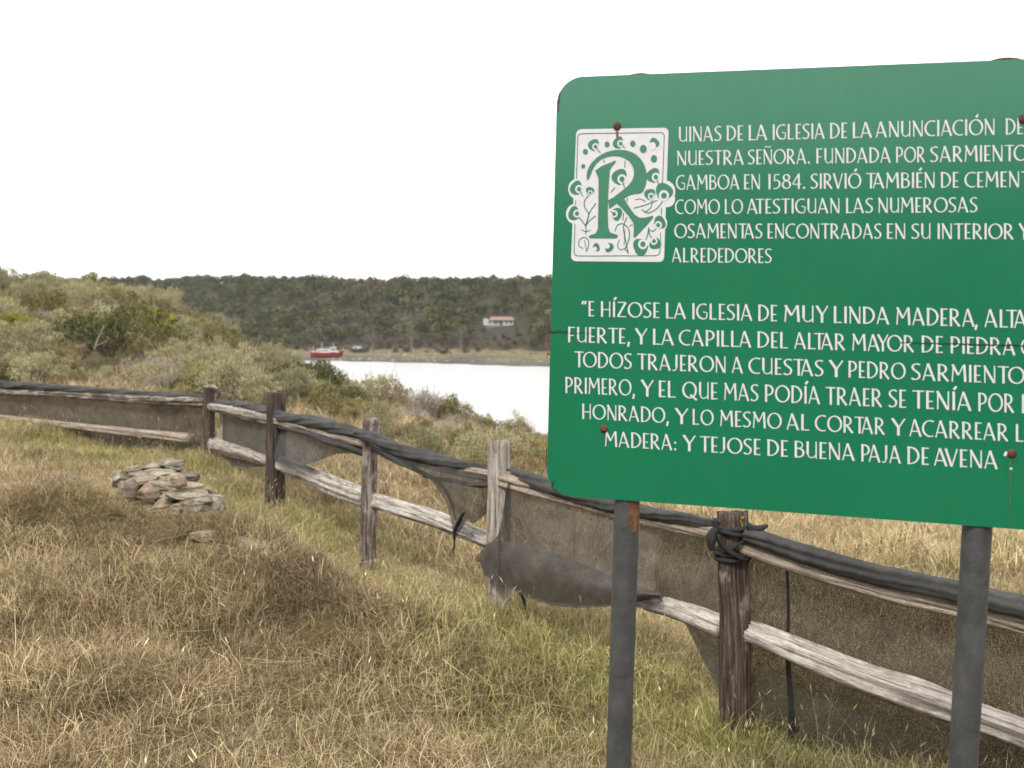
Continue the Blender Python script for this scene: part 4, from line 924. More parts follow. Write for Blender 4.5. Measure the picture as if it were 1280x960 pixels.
def greenness(x, y):
    """green strip between the stones and the fence and along the fence foot; dry or dead (below zero) elsewhere"""
    v1, v2 = vn(x, y, .55, 1), vn(x, y, .19, 2)
    g_ = .02+.32*v1*v2
    fs = fence_side(x, y)
    g_ += .50*np.exp(-((fs+.45)/.6)**2)*(.3+1.0*vn(x, y, .5, 3))*(y > 3.9)
    q = pix(370, 650, 8.3); g_ += .40*np.exp(-((x-q[0])**2+(y-q[1])**2)/1.3)*(.4+vn(x, y, .4, 4))
    q = pix(1030, 940, 4.7); g_ += .9*np.exp(-(((x-q[0])/.45)**2+((y-q[1])/.22)**2))
    q = pix(780, 800, 5.5); g_ += .25*np.exp(-((x-q[0])**2+(y-q[1])**2)/.8)
    dk = vn(x, y, .42, 60)*.6+vn(x, y, .16, 61)*.4; rd = ridge_d(x, y)
    g_ -= 2.4*np.clip(dk-.57, 0, 1)*(fs < -.7)+.9*np.exp(-(rd/.32)**2)*np.clip(dk-.40, 0, 1)*3
    return np.clip(g_*(fs < 1.2)+(fs >= 1.2)*(.2*vn(x, y, 1.2, 5)-.06), -1, 1)
def rnd_area(n, y0, y1, k0=.56, extra=.6, r_=rs, pw=1.0):
    """points in a wedge in front of the camera, wider than the view"""
    y = np.sqrt(r_.uniform(y0**2, y1**2, n)); x = r_.uniform(-1, 1, n)*(k0*y+extra); return x, y
pts = {}
x, y = rnd_area(21000, 2.2, 14.5); x2, y2 = rnd_area(6000, 14, 24); x = np.r_[x, x2]; y = np.r_[y, y2]
x3 = rs.uniform(-9, 9, 1500); y3 = rs.uniform(-4, 3.5, 1500); x = np.r_[x, x3]; y = np.r_[y, y3]
z = surf(x, y); fs = fence_side(x, y); gr_ = greenness(x, y)
ok = ~near_stone(x, y, .16)
pn = vn(x, y, .8, 7)*.6+vn(x, y, .3, 8)*.4
bare = ((pn > .64) | ((ridge_d(x, y) < .4) & (vn(x, y, .3, 62) > .55))) & (fs < -.8) & (rs.rand(len(x)) < .75)
s0 = ok & ~bare
pq = pix(215, 680, 6.5); vis_ = np.hypot(x-pq[0], y-pq[1]) < .75; scq = np.where(vis_, .55, 1.)
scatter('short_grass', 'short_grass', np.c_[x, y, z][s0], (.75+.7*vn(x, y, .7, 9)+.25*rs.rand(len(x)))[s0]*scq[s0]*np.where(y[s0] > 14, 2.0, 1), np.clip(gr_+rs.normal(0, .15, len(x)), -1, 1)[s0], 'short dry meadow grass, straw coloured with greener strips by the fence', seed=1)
x, y = rnd_area(7500, 2.4, 14); z = surf(x, y); fs = fence_side(x, y); pl = vn(x, y, 1.0, 11)*.5+vn(x, y, .35, 12)*.5
near_f = np.exp(-(fs/.35)**2)
mnd = pix(240, 730, 5.9); onm = np.exp(-(((x-mnd[0])/1.6)**2+((y-mnd[1])/1.1)**2))
s0 = ((pl > .50-.3*near_f+.25*onm) | (fs > .4)) & ~near_stone(x, y, .18) & ((fs < -.18) | (fs > .18) | (rs.rand(len(x)) < .5)) & (np.hypot(x-pq[0], y-pq[1]) > .8)
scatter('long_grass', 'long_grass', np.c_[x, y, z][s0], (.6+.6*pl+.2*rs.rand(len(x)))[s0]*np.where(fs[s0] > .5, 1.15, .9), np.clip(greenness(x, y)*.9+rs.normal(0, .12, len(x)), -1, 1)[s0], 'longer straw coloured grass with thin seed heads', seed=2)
x, y = rnd_area(9000, 2.6, 9.5); z = surf(x, y); fs = fence_side(x, y); onm = np.exp(-(ridge_d(x, y)/.5)**2); q = vn(x, y, .6, 14)
s0 = (q+onm*.45+.25*vn(x, y, .2, 15) > .62) & (fs < -.4) & ~near_stone(x, y, .15)
scatter('dead_grass', 'dead_mat', np.c_[x, y, z+.01][s0], (.6+.6*rs.rand(len(x)))[s0], np.clip(vn(x, y, .4, 16), 0, 1)[s0], 'matted dead brown grass lying over the mound', seed=3)
px_ = [];  # extra clumps added to strengthen the contact shadow at the post feet
for t, b_ in FP[1:]:
    a_ = rs.uniform(0, 6.283, 46); q_ = rs.uniform(.07, .22, 46); px_.append(np.c_[b_[0]+q_*np.cos(a_), b_[1]+q_*np.sin(a_)])
px_ = np.vstack(px_)
scatter('post_foot_grass', 'long_grass', np.c_[px_, surf(px_[:, 0], px_[:, 1])], .7+.6*rs.rand(len(px_)), np.clip(greenness(px_[:, 0], px_[:, 1])+rs.normal(0, .2, len(px_)), -1, 1), 'longer grass added round the feet of the fence posts for contact shade', seed=21)
x, y = rnd_area(2600, 3.0, 13.5); z = surf(x, y); fs = fence_side(x, y)
s0 = (vn(x, y, 1.4, 18)*.8+.4*np.exp(-((fs+.3)/.5)**2) > .53+.12*(y < 6)) & (np.hypot(x-pq[0], y-pq[1]) > .7) & ~near_stone(x, y, .1)
scatter('seed_stalks', 'stalks', np.c_[x, y, z][s0], (.6+.5*rs.rand(len(x)))[s0], rs.rand(s0.sum()), 'thin pale seed stalks standing above the meadow grass', .2, 4)
# beyond the fence: coarse tussocks over the slopes
x = rs.uniform(-34, 22, 26000); y = rs.uniform(7, 48, 26000); fs = fence_side(x, y); z = surf(x, y)
s0 = (fs > .6) & (np.abs(x) < .62*y+4) & (z > WATER+.8) & (rs.rand(len(x)) < np.clip(1.25-y/60, .3, 1))
hill = ss(-1, -5, x+ (y-14)*.12)
scatter('tussock_grass', 'tussock', np.c_[x, y, z-.02][s0], (.7+.5*rs.rand(len(x)))[s0], np.clip(.05+.3*vn(x, y, 2.2, 20)-(.55*vn(x, y, 1.1, 21)+.15)*(x < .06*y)+rs.normal(0, .15, len(x)), -1, 1)[s0], 'coarse golden tussock grass covering the slopes beyond the fence', .15, 5)

# ------------------------------------------------------------------ shrubs
def leaves(name, centres, radii, per, lsize, mats, twigs=(), seed=0, up=.35, stemc=60, H=1., narrow=.45, base=(0, 0, 0), split=False, tw=.008):
    r_ = np.random.RandomState(seed); V = []; F_ = []; C = []; MI = []; k = 0
    cen = np.array(centres); nC = len(cen)
    n = nC*per; ci = r_.randint(0, nC, n)
    dd = r_.normal(0, 1, (n, 3)); dd /= np.linalg.norm(dd, axis=1)[:, None]; rr = np.array(radii)[ci]*r_.uniform(.35, 1.0, n)**.6
    p = cen[ci]+dd*rr[:, None]*np.array([1, 1, .8]); p[:, 2] = np.maximum(p[:, 2], .02)
    ax = dd*.8+r_.normal(0, .6, (n, 3))+np.array([0, 0, up]); ax /= np.linalg.norm(ax, axis=1)[:, None]
    sd = np.cross(ax, r_.normal(0, 1, (n, 3))); sd /= np.linalg.norm(sd, axis=1)[:, None]
    ls = lsize*r_.uniform(.6, 1.5, n)
    a_ = p; b_ = p+ax*ls[:, None]*.5+sd*(ls*narrow/2)[:, None]; c_ = p+ax*ls[:, None]; d_ = p+ax*ls[:, None]*.5-sd*(ls*narrow/2)[:, None]
    Vn = np.stack([a_, b_, c_, d_], 1).reshape(-1, 3); Fn = np.arange(n*4).reshape(n, 4)
    cv = np.clip(r_.normal(.5, .25, n)+.15*(r_.rand(nC)[ci]-.5)*2, 0, 1); Cn = np.repeat(cv, 4)
    # stems from the base to each leaf clump
    TV = []; TF = []; TC = []; k = 0
    for i in range(min(stemc, nC)):
        e = cen[i]+r_.normal(0, .06, 3)*H; b0 = np.array(base)+np.array([e[0]*.15, e[1]*.15, 0]); mid = b0*.45+e*.55+r_.normal(0, .05, 3)*H
        pts_ = [b0, mid, e, e+(e-mid)*.5]
        for a0, a1, w0, w1 in ((pts_[0], pts_[1], tw*1.6, tw*1.1), (pts_[1], pts_[2], tw*1.1, tw*.7), (pts_[2], pts_[3], tw*.7, tw*.3)):
            for ang in (0, 2.09, 4.19):
                pass
            o3 = [np.array([math.cos(t), math.sin(t), 0]) for t in (0, 2.09, 4.19)]
            TV += [a0+o*w0*H for o in o3]+[a1+o*w1*H for o in o3]
            TF += [(k+s_, k+(s_+1) % 3, k+3+(s_+1) % 3, k+3+s_) for s_ in range(3)]; TC += [r_.rand()]*6; k += 6
    if split:
        return (mesh(name, Vn, Fn, M[mats[0]], attrs={'c': ('FLOAT', Cn)}), mesh(name+'_branches', np.array(TV), np.array(TF), M[mats[1]], attrs={'c': ('FLOAT', TC)}))
    V = np.vstack([Vn, np.array(TV)]); F_ = np.vstack([Fn, np.array(TF)+len(Vn)])
    return mesh(name, V, F_, [M[mats[0]], M[mats[1]]], [0]*len(Fn)+[1]*len(TF), attrs={'c': ('FLOAT', np.r_[Cn, TC])})
def shrub_form(seed, w_=1., h_=1., nc=34, spiky=0.):
    r_ = np.random.RandomState(seed); cs = []; rr = []
    lob = [(r_.uniform(-.35, .35)*w_, r_.uniform(-.35, .35)*w_, r_.uniform(.35, .5)*h_, r_.uniform(.3, .5)) for _ in range(4)]
    for i in range(nc):
        lx, ly, lz, lr = lob[r_.randint(4)]; d_ = r_.normal(0, 1, 3); d_ /= np.linalg.norm(d_); d_[2] = abs(d_[2])*1.1-.25
        q = np.array([lx+d_[0]*lr*w_*.8, ly+d_[1]*lr*w_*.8, max(.08, lz+d_[2]*lr*h_)]); q[2] += min(.22, spiky*abs(r_.normal(0, .12)))*h_
        cs.append(q); rr.append(r_.uniform(.10, .2)*(w_+h_)/2*(.7 if q[2] > h_*.8 else 1))
    return cs, rr
SH = {}
def mk(kind, n, mat, twig, w_, h_, per, ls, nc=34, spiky=.5, narrow=.45, up=.5):
    SH[kind] = [leaves(kind, *shrub_form(hash_(kind)+i, w_, h_, nc+16, spiky*1.3), int(per*1.25), ls*.74, (mat, twig), seed=i+hash_(kind), H=h_, narrow=narrow, up=up) for i in range(n)]
def hash_(s): return sum(ord(c)*(i+1) for i, c in enumerate(s)) % 9973
mk('grey_green_shrub', 4, 'leaf_grey', 'twig_grey', 1.0, 1.1, 75, .062, 36, .8, .32, .9)
mk('olive_shrub', 4, 'leaf_olive', 'twig_grey', 1.1, .95, 80, .060, 36, .6, .5)
mk('dark_shrub', 2, 'leaf_dark', 'twig_grey', 1.1, .95, 100, .055, 40, .4, .55)
mk('yellow_green_shrub', 1, 'leaf_yellow', 'twig_grey', .9, 1.0, 80, .055, 34, .8, .4, .9)
mk('brown_scrub', 3, 'leaf_brown', 'twig_grey', 1.0, .7, 75, .055, 34, .8, .3, .9)
mk('twiggy_bush', 2, 'twig_grey', 'twig_grey', .9, .8, 60, .07, 40, .9, .10, .8)
LAB = {'grey_green_shrub': 'pale grey-green upright shrub among the bushes on the slope beyond the fence', 'olive_shrub': 'olive leafy shrub among the bushes on the slope beyond the fence',
       'dark_shrub': 'dark green rounded shrub among the paler bushes on the slope beyond the fence', 'brown_scrub': 'low brown scrubby bush in the dry grass on the slope beyond the fence', 'twiggy_bush': 'nearly leafless grey twiggy bush on the slope beyond the fence'}
cnt = [0]
def plant(kind, x, y, s, label=None, group=None, sz=None):
    me = SH[kind][cnt[0] % len(SH[kind])]; cnt[0] += 1
    px_ = 640+x/y*F_PX; ad = {'grey_green_shrub': 'pale grey-green', 'olive_shrub': 'olive leafy', 'dark_shrub': 'dark green', 'brown_scrub': 'low brown', 'twiggy_bush': 'leafless grey twiggy'}.get(kind, '')
    row = 'on the skyline' if y > 34 else 'high on the slope' if y > 27 else 'half way up the slope' if y > 21 else 'low on the slope' if y > 17 else 'just behind the fence'
    ref = 'at the left edge of the view' if px_ < 60 else 'left of the big dark bush' if px_ < 115 else 'in line with the big dark bush' if px_ < 190 else 'above the corner post' if px_ < 290 else 'above the doubled post' if px_ < 375 else 'in front of the red boat' if px_ < 440 else 'against the water' if px_ < 690 else 'behind the sign'
    label = label or '%s shrub %s, %s' % (ad, row, ref)
    if group is None and kind in LAB and label.startswith(ad+' shrub '): group = '%s shrubs %s, %s' % (ad, row, ref)
    o = ob(kind, me, None, label, 'shrub', group)
    o.location = (x, y, gh(x, y)-.05); o.rotation_euler = (0, 0, rs.uniform(0, 6.28)); o.scale = (s, s, (sz or s)); return o
def at(px, py, Z): q = pix(px, py, Z); return q[0], q[1]
# named individuals
rs = np.random.RandomState(11)
X, Y = at(140, 450, 21.5)
bd = empty('dark_bush', Vector((X, Y, gh(X, Y)-.05)), 'big dark green bush with a bare forked branch, in the middle of the left slope', 'shrub')
cs_, rr_ = shrub_form(71, 2.0, 1.25, 60, .4); fo, br = leaves('foliage', cs_, rr_, 90, .055, ('leaf_dark', 'twig_grey'), seed=7, H=1.2, split=True, narrow=.55)
ob('foliage', fo, bd); ob('branches', br, bd)
a = Acc()
bd.location.z += .12
for pts, rd in (([(118, 438), (122, 425), (127, 414), (130, 406)], [.018, .012, .006]), ([(121, 432), (130, 428), (136, 422)], [.010, .007, .004]), ([(125, 420), (118, 412)], [.008, .004])):
    P_ = smooth_path([pix(x_, y_, 20.2) for x_, y_ in pts], 12); V, Fc, A = tube(P_, np.interp(np.linspace(0, 1, 12), np.linspace(0, 1, len(rd)), rd), 7, 2, 0, .2, 4); a.add(V, Fc, A)
child('bare_branch', a.mesh('bare_branch', M['wood_grey'], True), bd)
plant('yellow_green_shrub', *at(192, 425, 24), 1.25, 'bright yellow-green shrub just right of the big dark bush')
plant('yellow_green_shrub', *at(15, 440, 20), .9, 'yellowish green shrub at the left edge of the picture above the fence')
plant('twiggy_bush', *at(200, 493, 17.5), .95, 'pale grey leafless bush just behind the fence, left of the corner post')
for i, (px, py, Z, s) in enumerate(((390, 492, 21.5, 1.12), (360, 482, 22.5, 1.12))):
    plant('dark_shrub', *at(px, py, Z), s, ['dark leafy bush standing against the water below the red boat', 'smaller dark bush just left of the one below the red boat'][i])
for px, py, Z, s, k in ((487, 516, 20.5, 1.1, 'brown_scrub'), (515, 520, 20, .8, 'brown_scrub'), (540, 522, 19.5, 1.0, 'brown_scrub'), (560, 528, 19, .8, 'olive_shrub'), (585, 540, 18.5, .72, 'brown_scrub'), (528, 528, 18.5, 1, 'twiggy_bush'), (605, 548, 18.3, .55, 'olive_shrub'), (575, 545, 17.8, .6, 'twiggy_bush'),
                        (624, 550, 18, .5, 'olive_shrub'), (650, 555, 17.5, .6, 'grey_green_shrub'), (680, 560, 17, .6, 'brown_scrub'), (700, 565, 16.5, .55, 'olive_shrub'), (466, 514, 21, .88, 'grey_green_shrub'), (446, 514, 21.5, .62, 'grey_green_shrub'), (428, 508, 22, .7, 'olive_shrub'), (455, 520, 19.5, .7, 'brown_scrub')):
    plant(k, *at(px, py, Z), s)
used = []
tries = 0
while len(used) < 420 and tries < 22000:
    tries += 1
    y_ = rs.uniform(13.2, 42); x_ = rs.uniform(-.60*y_-2, -.08*y_+.5)
    Zg = y_; edge = -.10*y_-.2
    px_ = 640+x_/y_*F_PX
    if px_ > 440: continue
    fs_ = float(fence_side(np.array([x_]), np.array([y_]))[0])
    if fs_ < 1.2: continue
    s = rs.uniform(.55, .98 if y_ < 24 else 1.12)*(1 if fs_ > 3.2 else .62)
    if any((x_-a_)**2+(y_-b_)**2 < (.62*(s+s2)/2*.84)**2 for a_, b_, s2 in used): continue
    s *= 1-.20*float(ss(290, 370, np.array(px_)))
    q = float(vn(np.array([x_]), np.array([y_]), 4.0, 30)[0])+rs.uniform(-.2, .2)
    k = 'brown_scrub' if (fs_ < 3.4 and rs.rand() < .55) or rs.rand() < .2 else 'grey_green_shrub' if q < .40 else 'olive_shrub' if q < .72 else 'dark_shrub' if rs.rand() < .2 else 'twiggy_bush' if rs.rand() < .4 else 'grey_green_shrub'
    if 70 < px_ < 180 and 14 < y_ < 21.6: s *= .5; k = 'brown_scrub' if y_ < 18 else k
    if y_ > 37: s *= 1.0
    used.append((x_, y_, s)); plant(k, x_, y_, s, sz=s*rs.uniform(.8, 1.15))
# sparser scrub on the middle slope and to the right behind the sign
k_ = 0
while k_ < 190:
    y_ = rs.uniform(10.5, 26); x_ = rs.uniform(-.16*y_, .62*y_)
    if float(fence_side(np.array([x_]), np.array([y_]))[0]) < 2.4 or (x_ > .0*y_+.6 and y_ < 16): continue
    if gh(x_, y_) < WATER+1: continue
    k_ += 1
    plant(['brown_scrub', 'olive_shrub', 'grey_green_shrub', 'brown_scrub', 'twiggy_bush'][rs.randint(5)], x_, y_, rs.uniform(.36, .66), sz=rs.uniform(.36, .62))

# ------------------------------------------------------------------ far wood
rs = np.random.RandomState(23)
def hit(px, py, Z0=150., Z1=480.):
    Z = np.linspace(Z0, Z1, 1600); Pq = np.array([pix(px, py, z_) for z_ in Z]); g_ = ground_h(Pq[:, 0], Pq[:, 1]); k = np.argmax(Pq[:, 2] < g_)
    return Z[k] if (Pq[:, 2] < g_).any() else Z1
def far_tree(seed, bare=False):
    r_ = np.random.RandomState(seed); h_ = r_.uniform(5.5, 8); cs = []; rr = []
    for i in range(15):
        a_ = r_.uniform(0, 6.28); q_ = math.sqrt(r_.rand())*2.3; cs.append((q_*math.cos(a_), q_*math.sin(a_), h_*(.45+.5*r_.rand()*(1-.15*q_)))); rr.append(r_.uniform(.7, 1.25))
    return leaves('wood_tree', cs, rr, 13 if not bare else 7, .8 if not bare else .6, ('far_leaf', 'bark'), seed=seed, up=.1, stemc=5, H=5, narrow=.8 if not bare else .3, tw=.008)
kit('far_trees', [far_tree(i) for i in range(6)]+[far_tree(40+i, True) for i in range(2)])
n = 30000; x = rs.uniform(-420, 640, n); y = rs.uniform(90, 640, n); s_ = shore(x, y)
cl = vn(x, y, 16, 40)
s0 = (s_ > 60+wob(x, y, 9)*5) & (s_ < 235) & (rs.rand(n) < .62+.3*(s_ < 120))
# open ground round the house
HZD = hit(626, 408); HX, HY = pix(626, 408, HZD)[:2]; HS = HZD/330
s0 &= ~((np.abs(x-HX) < 8.5) & (y > HY-9) & (y < HY+8)); s0 &= ~((np.abs(x-HX) < 10) & (y > HY-60) & (y <= HY-9) & (rs.rand(n) < .55))
x, y, s_ = x[s0], y[s0], s_[s0]; z = surf(x, y)
scl_ = (.5+.62*vn(x, y, 13, 45)*rs.rand(len(x))+.3*rs.rand(len(x)))*(1-.45*np.exp(-((s_-62)/12)**2)); inf_ = (np.abs(x-HX) < 11) & (y > HY-60) & (y < HY); scl_ = np.where(inf_, np.minimum(scl_, .36), scl_)
tint = np.clip((vn(x, y, 20, 41)-.45)*1.6+.55*np.exp(-((s_-85)/28)**2)*vn(x, y, 9, 43)+rs.normal(0, .12, len(x)), 0, 1)
scatter('far_wood', 'far_trees', np.c_[x, y, z-.3], scl_, tint, 'dark mixed wood covering the hillside across the bay', .05, 6)
# the wood edge up the slope behind the visitor, mirrored faintly in the sign's enamel
x = rs.uniform(-75, 75, 900); y = rs.uniform(-62, -27, 900)
scatter('wood_edge', 'far_trees', np.c_[x, y, surf(x, y)-.4], .38+.25*rs.rand(900), np.clip(.3*rs.rand(900), 0, 1), 'dark wood edge on the slope facing the sign', .05, 12)
# low bushes on the bank across the bay
x = rs.uniform(-160, 260, 5000); y = rs.uniform(110, 420, 5000); s_ = shore(x, y); s0 = (s_ > 44) & (s_ < 74) & (vn(x, y, 12, 44)+.006*(s_-60) > .36); x, y = x[s0], y[s0]
scatter('bank_scrub', 'far_trees', np.c_[x, y, surf(x, y)-1.0], (.22+.24*rs.rand(len(x))), np.clip(.3+.7*rs.rand(len(x)), 0, 1), 'brown scrub along the bank across the bay', .05, 7)
def tall_tree(px, py, Z, h_, label, mat, seed, per=40, bare=False, cat='tree', group=None):
    X_, Y_ = at(px, py, Z); z_ = gh(X_, Y_); t_ = empty('far_tree', Vector((X_, Y_, z_)), label, cat, group); r_ = np.random.RandomState(seed)
    a = Acc(); P_ = [np.array([0, 0, -.5]), np.array([.1, 0, h_*.4]), np.array([-.1, .1, h_*.9])]; V, Fc, A = tube(smooth_path(P_, 10), np.linspace(.28, .08, 10), 8, 2, 0, .2, seed); a.add(V, Fc, A)
    cs = []; rr = []
    for i in range(22):
        an = r_.uniform(0, 6.28); q_ = math.sqrt(r_.rand())*h_*.36; e = np.array([q_*math.cos(an), q_*math.sin(an), h_*(.5+.48*r_.rand()-.25*(q_/(h_*.4))**2)]); cs.append(e); rr.append(h_*.10)
        V, Fc, A = tube(smooth_path([np.array([0, 0, e[2]*.6]), e*np.array([.5, .5, .85]), e], 6), np.linspace(.05, .02, 6), 5, 2, 0, 0, 1); a.add(V, Fc, A)
    ob('trunk', a.mesh('trunk', M['wood_pale']), t_)
    fo = leaves('crown', cs, rr, per, .38, (mat, 'bark'), seed=seed, narrow=.4, stemc=1, tw=.001); ob('crown', fo, t_)
M['wood_pale'] = simple('pale_bark', (.13, .115, .095), .9, .3, 2, 0)
M['leaf_pale'] = vegmat('pale_bare_twigs', [(.10, .092, .072), (.145, .13, .105), (.20, .18, .15)], False, .1, .1)
tall_tree(514, 421, 292, 14, 'tall pale half-bare tree standing at the foot of the far wood', 'leaf_pale', 1, 45)
tall_tree(576, 420, 300, 9, 'short pale bare tree right of the tall one at the foot of the far wood', 'leaf_pale', 2, 22)
tall_tree(466, 422, 300, 9, 'small pale tree at the wood edge above the beached dark boat', 'leaf_pale', 3, 25)

# ------------------------------------------------------------------ house across the bay
M['white_wall'] = simple('white_render', (.38, .37, .355), .8, .06, .8, 0)
M['red_roof'] = simple('red_roof_sheet', (.215, .12, .10), .7, .15, 1.5, 0)
M['dark_glass'] = simple('window_glass', (.03, .035, .04), .2, .1, 1, 0, .6)
def boxm(name, x0, x1, y0, y1, z0, z1, mat, par):
    V = [(a_, b_, c_) for c_ in (z0, z1) for b_ in (y0, y1) for a_ in (x0, x1)]
    return ob(name, mesh(name, V, [(0, 1, 3, 2)[::-1], (4, 5, 7, 6), (0, 1, 5, 4), (2, 3, 7, 6)[::-1], (0, 2, 6, 4)[::-1], (1, 3, 7, 5)], M[mat]), par)
hb = pix(626, 406.5, HZD)[2]
house = empty('house', Vector((HX, HY, hb)), 'low white house with a red roof on the wooded hill across the bay', 'house'); house.scale = (.84*HS, HS, .76*HS)
boxm('terrace', -6.0, 6.0, -.9, 6, -3, -.05, 'wood_pale', house)
boxm('wall', -5.4, 5.0, 0, 5, -.05, 2.35, 'white_wall', house)
rf = ob('roof', mesh('roof', [(-4.6, -.7, 2.25), (5.5, -.7, 2.25), (4.4, 2.6, 3.7), (-4.0, 2.6, 3.7), (-4.6, 5.8, 2.3), (5.5, 5.8, 2.3), (-4.6, -.7, 2.15), (5.5, -.7, 2.15)], [(0, 1, 2, 3), (3, 2, 5, 4), (0, 3, 4), (1, 5, 2), (6, 7, 1, 0)], M['red_roof']), house)
boxm('side_wing', -6.8, -5.0, -.3, 3, -.05, 2.9, 'white_wall', house)
for a_, b_ in ((-4.6, -3.9), (-2.8, -1.3), (-.9, .7), (1.9, 2.7), (3.6, 4.4)):
    w__ = boxm('window', a_, b_, -.06, .04, .5, 1.9, 'dark_glass', house); boxm('mullion', (a_+b_)/2-.06, (a_+b_)/2+.06, -.1, -.065, .5, 1.9, 'white_wall', w__)
boxm('door', -.2, .6, -.12, -.065, -.05, 1.9, 'dark_glass', house)
q = pix(688, 391, hit(688, 391)); h2 = empty('house', Vector(q)-Vector((0, 0, 1.2)), 'small white hut among the trees, mostly hidden by the left edge of the sign', 'house')
boxm('wall', -2, 2, 0, 3, -4, 1.6, 'white_wall', h2)
ob('roof', mesh('roof', [(-2.3, -.4, 1.6), (2.3, -.4, 1.6), (2.3, 1.5, 2.5), (-2.3, 1.5, 2.5), (-2.3, 3.4, 1.6), (2.3, 3.4, 1.6)], [(0, 1, 2, 3), (3, 2, 5, 4), (0, 3, 4), (1, 5, 2)], M['wood_pale']), h2)

# ------------------------------------------------------------------ boats
M['boat_red'] = simple('red_hull_paint', (.24, .03, .035), .6, .3, 1, 0)
M['boat_white'] = simple('white_boat_paint', (.48, .47, .45), .5, .2, 1, 0)
M['boat_dark'] = simple('dark_hull', (.05, .05, .05), .6, .2, 1, 0)
M['boat_orange'] = simple('orange_paint', (.55, .16, .07), .6, .2, 1, 0)
def hull(par, L_, B_, D_, mat, railmat):
    V = []; Fc = []; n = 19; sec = 7
    for i in range(n):
        t = i/(n-1); x_ = (t-.5)*L_; bw = B_/2*min(1, (1-t)*3.2)**.55*(.82+.18*min(1, t*4)); sheer = D_*(1+.35*(2*t-1)**2+(.25*t**4)); keel = D_*.25*max(0, (t-.75)*4)**2
        for j in range(sec):
            u = j/(sec-1)*2-1; a_ = abs(u); V.append((x_+(.06*L_*(a_**1.5) if t > .9 else 0), math.copysign(bw*(a_**.55), u) if u else 0, keel+(sheer-keel)*a_**2.2))
    for i in range(n-1):
        for j in range(sec-1): Fc.append((i*sec+j, (i+1)*sec+j, (i+1)*sec+j+1, i*sec+j+1))
    for i in range(n-1): Fc.append((i*sec+sec-1, (i+1)*sec+sec-1, (i+1)*sec, i*sec))
    Fc.append(tuple(range(sec)))
    ob('hull', mesh('hull', V, Fc, M[mat], smooth=False), par)
    a = Acc()
    for side in (0, sec-1):
        P_ = [np.array(V[i*sec+side])+np.array([0, 0, .02]) for i in range(n)]
        Vt, Ft, At = tube(P_, .07, 6, 2); a.add(Vt, Ft, At)
    ob('gunwale', a.mesh('gunwale', M[railmat]), par)
q = pix(408, 446.8, hit(408, 446.8)-2); boat = empty('fishing_boat', Vector(q), 'red fishing boat with a white cabin, aground on the far shore', 'boat')
boat.rotation_euler = (0, 0, R(12)); boat.scale = (.75, .75, .75)
hull(boat, 11.2, 3.4, 1.75, 'boat_red', 'boat_white')
cb = boxm('cabin', -3.4, 1.2, -1.15, 1.15, 1.6, 3.0, 'boat_white', boat)
for i in range(4): boxm('window', -3.0+i*1.0, -2.4+i*1.0, -1.19, -1.155, 2.25, 2.75, 'dark_glass', cb)
wh = boxm('wheelhouse', 1.3, 3.4, -1.0, 1.0, 1.7, 3.5, 'boat_white', boat); boxm('window', 1.6, 3.1, -1.05, -1.005, 2.7, 3.2, 'dark_glass', wh); boxm('roof', 1.2, 3.6, -1.1, 1.1, 3.505, 3.65, 'boat_white', wh)
boxm('bulwark', -5.2, 4.4, -1.45, -1.33, 1.78, 2.15, 'boat_white', boat); boxm('bulwark', -5.2, 4.4, 1.33, 1.45, 1.78, 2.15, 'boat_white', boat)
for x_, z1 in ((-1.7, 5.4), (2.4, 5.1), (-4.6, 4.0)):
    a = Acc(); V, Fc, A = tube([np.array([x_, 0, 1.6]), np.array([x_+.1, 0, z1])], .08, 6, 2); a.add(V, Fc, A); ob('mast', a.mesh('mast', M['boat_white']), boat)
boxm('life_raft', 3.5, 4.3, -.5, .5, 1.9, 2.7, 'boat_orange', boat); boxm('deck_box', -5.0, -4.1, -.6, .6, 1.8, 2.7, 'boat_orange', boat)
q = pix(451, 440.5, hit(451, 440.5)-1.5); b2 = empty('small_boat', Vector(q), 'small dark hulled boat with a white cabin, beached right of the red one', 'boat'); b2.rotation_euler = (0, R(-4), R(-25)); b2.scale = (.72,)*3
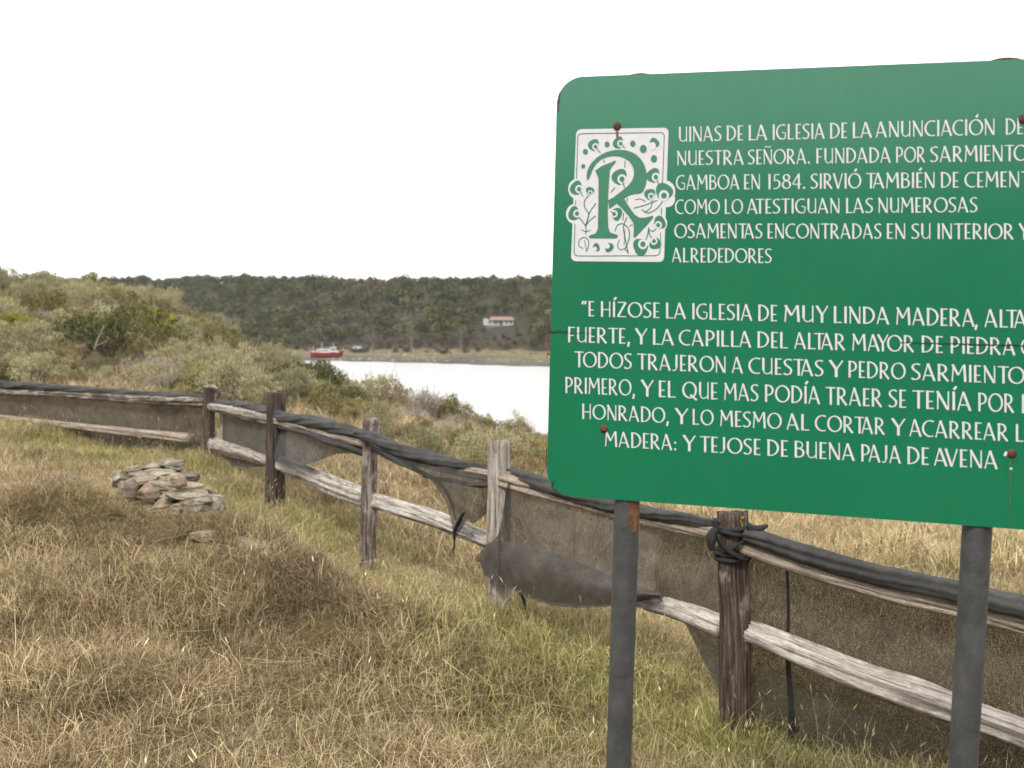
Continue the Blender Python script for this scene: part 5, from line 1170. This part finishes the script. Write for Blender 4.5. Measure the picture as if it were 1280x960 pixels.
hull(b2, 8.5, 2.6, 1.5, 'boat_dark', 'boat_dark'); c_ = boxm('cabin', -3.0, -.3, -.95, .95, 1.3, 2.7, 'boat_white', b2); boxm('window', -2.3, -1.0, -1.0, -.955, 1.8, 2.4, 'dark_glass', c_); boxm('foredeck', .2, 2.0, -.7, .7, 1.45, 1.9, 'boat_white', b2)
# pole by the shore, just left of the sign edge
q = pix(683.5, 441, 240); a = Acc(); V, Fc, A = tube([np.array([0, 0, -1.]), np.array([0, 0, 4.2])], .09, 8, 2); a.add(V, Fc, A)
po = ob('marker_pole', a.mesh('marker_pole', M['boat_red']), None, 'red marker pole on the far shore beside the sign edge', 'pole'); po.location = Vector(q)
# pale stones along the tide line
kit('shore_stones', [mesh('shore_stone', [(0, 0, .3), (.5, 0, 0), (0, .5, 0), (-.5, 0, 0), (0, -.5, 0)], [(0, 1, 2), (0, 2, 3), (0, 3, 4), (0, 4, 1)], M['stone_pale'])])
x = rs.uniform(-120, 160, 9000); y = rs.uniform(120, 330, 9000); s_ = shore(x, y); s0 = (s_ > 6) & (s_ < 44) & (vn(x, y, 7, 50) > .55); x, y = x[s0], y[s0]
o = scatter('shore_stones', 'shore_stones', np.c_[x, y, surf(x, y)], .3+.8*rs.rand(len(x))**3, rs.rand(len(x)), 'pale stones strewn over the tidal flat across the bay', .05, 8)

# ------------------------------------------------------------------ thin haze over the bay
m = bpy.data.materials.new('thin_haze'); m.use_nodes = True; nt_ = m.node_tree; nt_.nodes.clear()
o_ = N(nt_, 'ShaderNodeOutputMaterial'); v_ = N(nt_, 'ShaderNodeVolumePrincipled'); v_.inputs['Color'].default_value = (.93, .95, .97, 1); v_.inputs['Density'].default_value = .0001
nt_.links.new(v_.outputs[0], o_.inputs['Volume'])
V = [(a_, b_, c_) for c_ in (-12, 62) for b_ in (-4700, 4700) for a_ in (-4700, 4700)]
ob('haze', mesh('haze', V, [(0, 1, 3, 2)[::-1], (4, 5, 7, 6), (0, 1, 5, 4), (2, 3, 7, 6)[::-1], (0, 2, 6, 4)[::-1], (1, 3, 7, 5)], m), kind='stuff', label='thin pale haze over the bay')
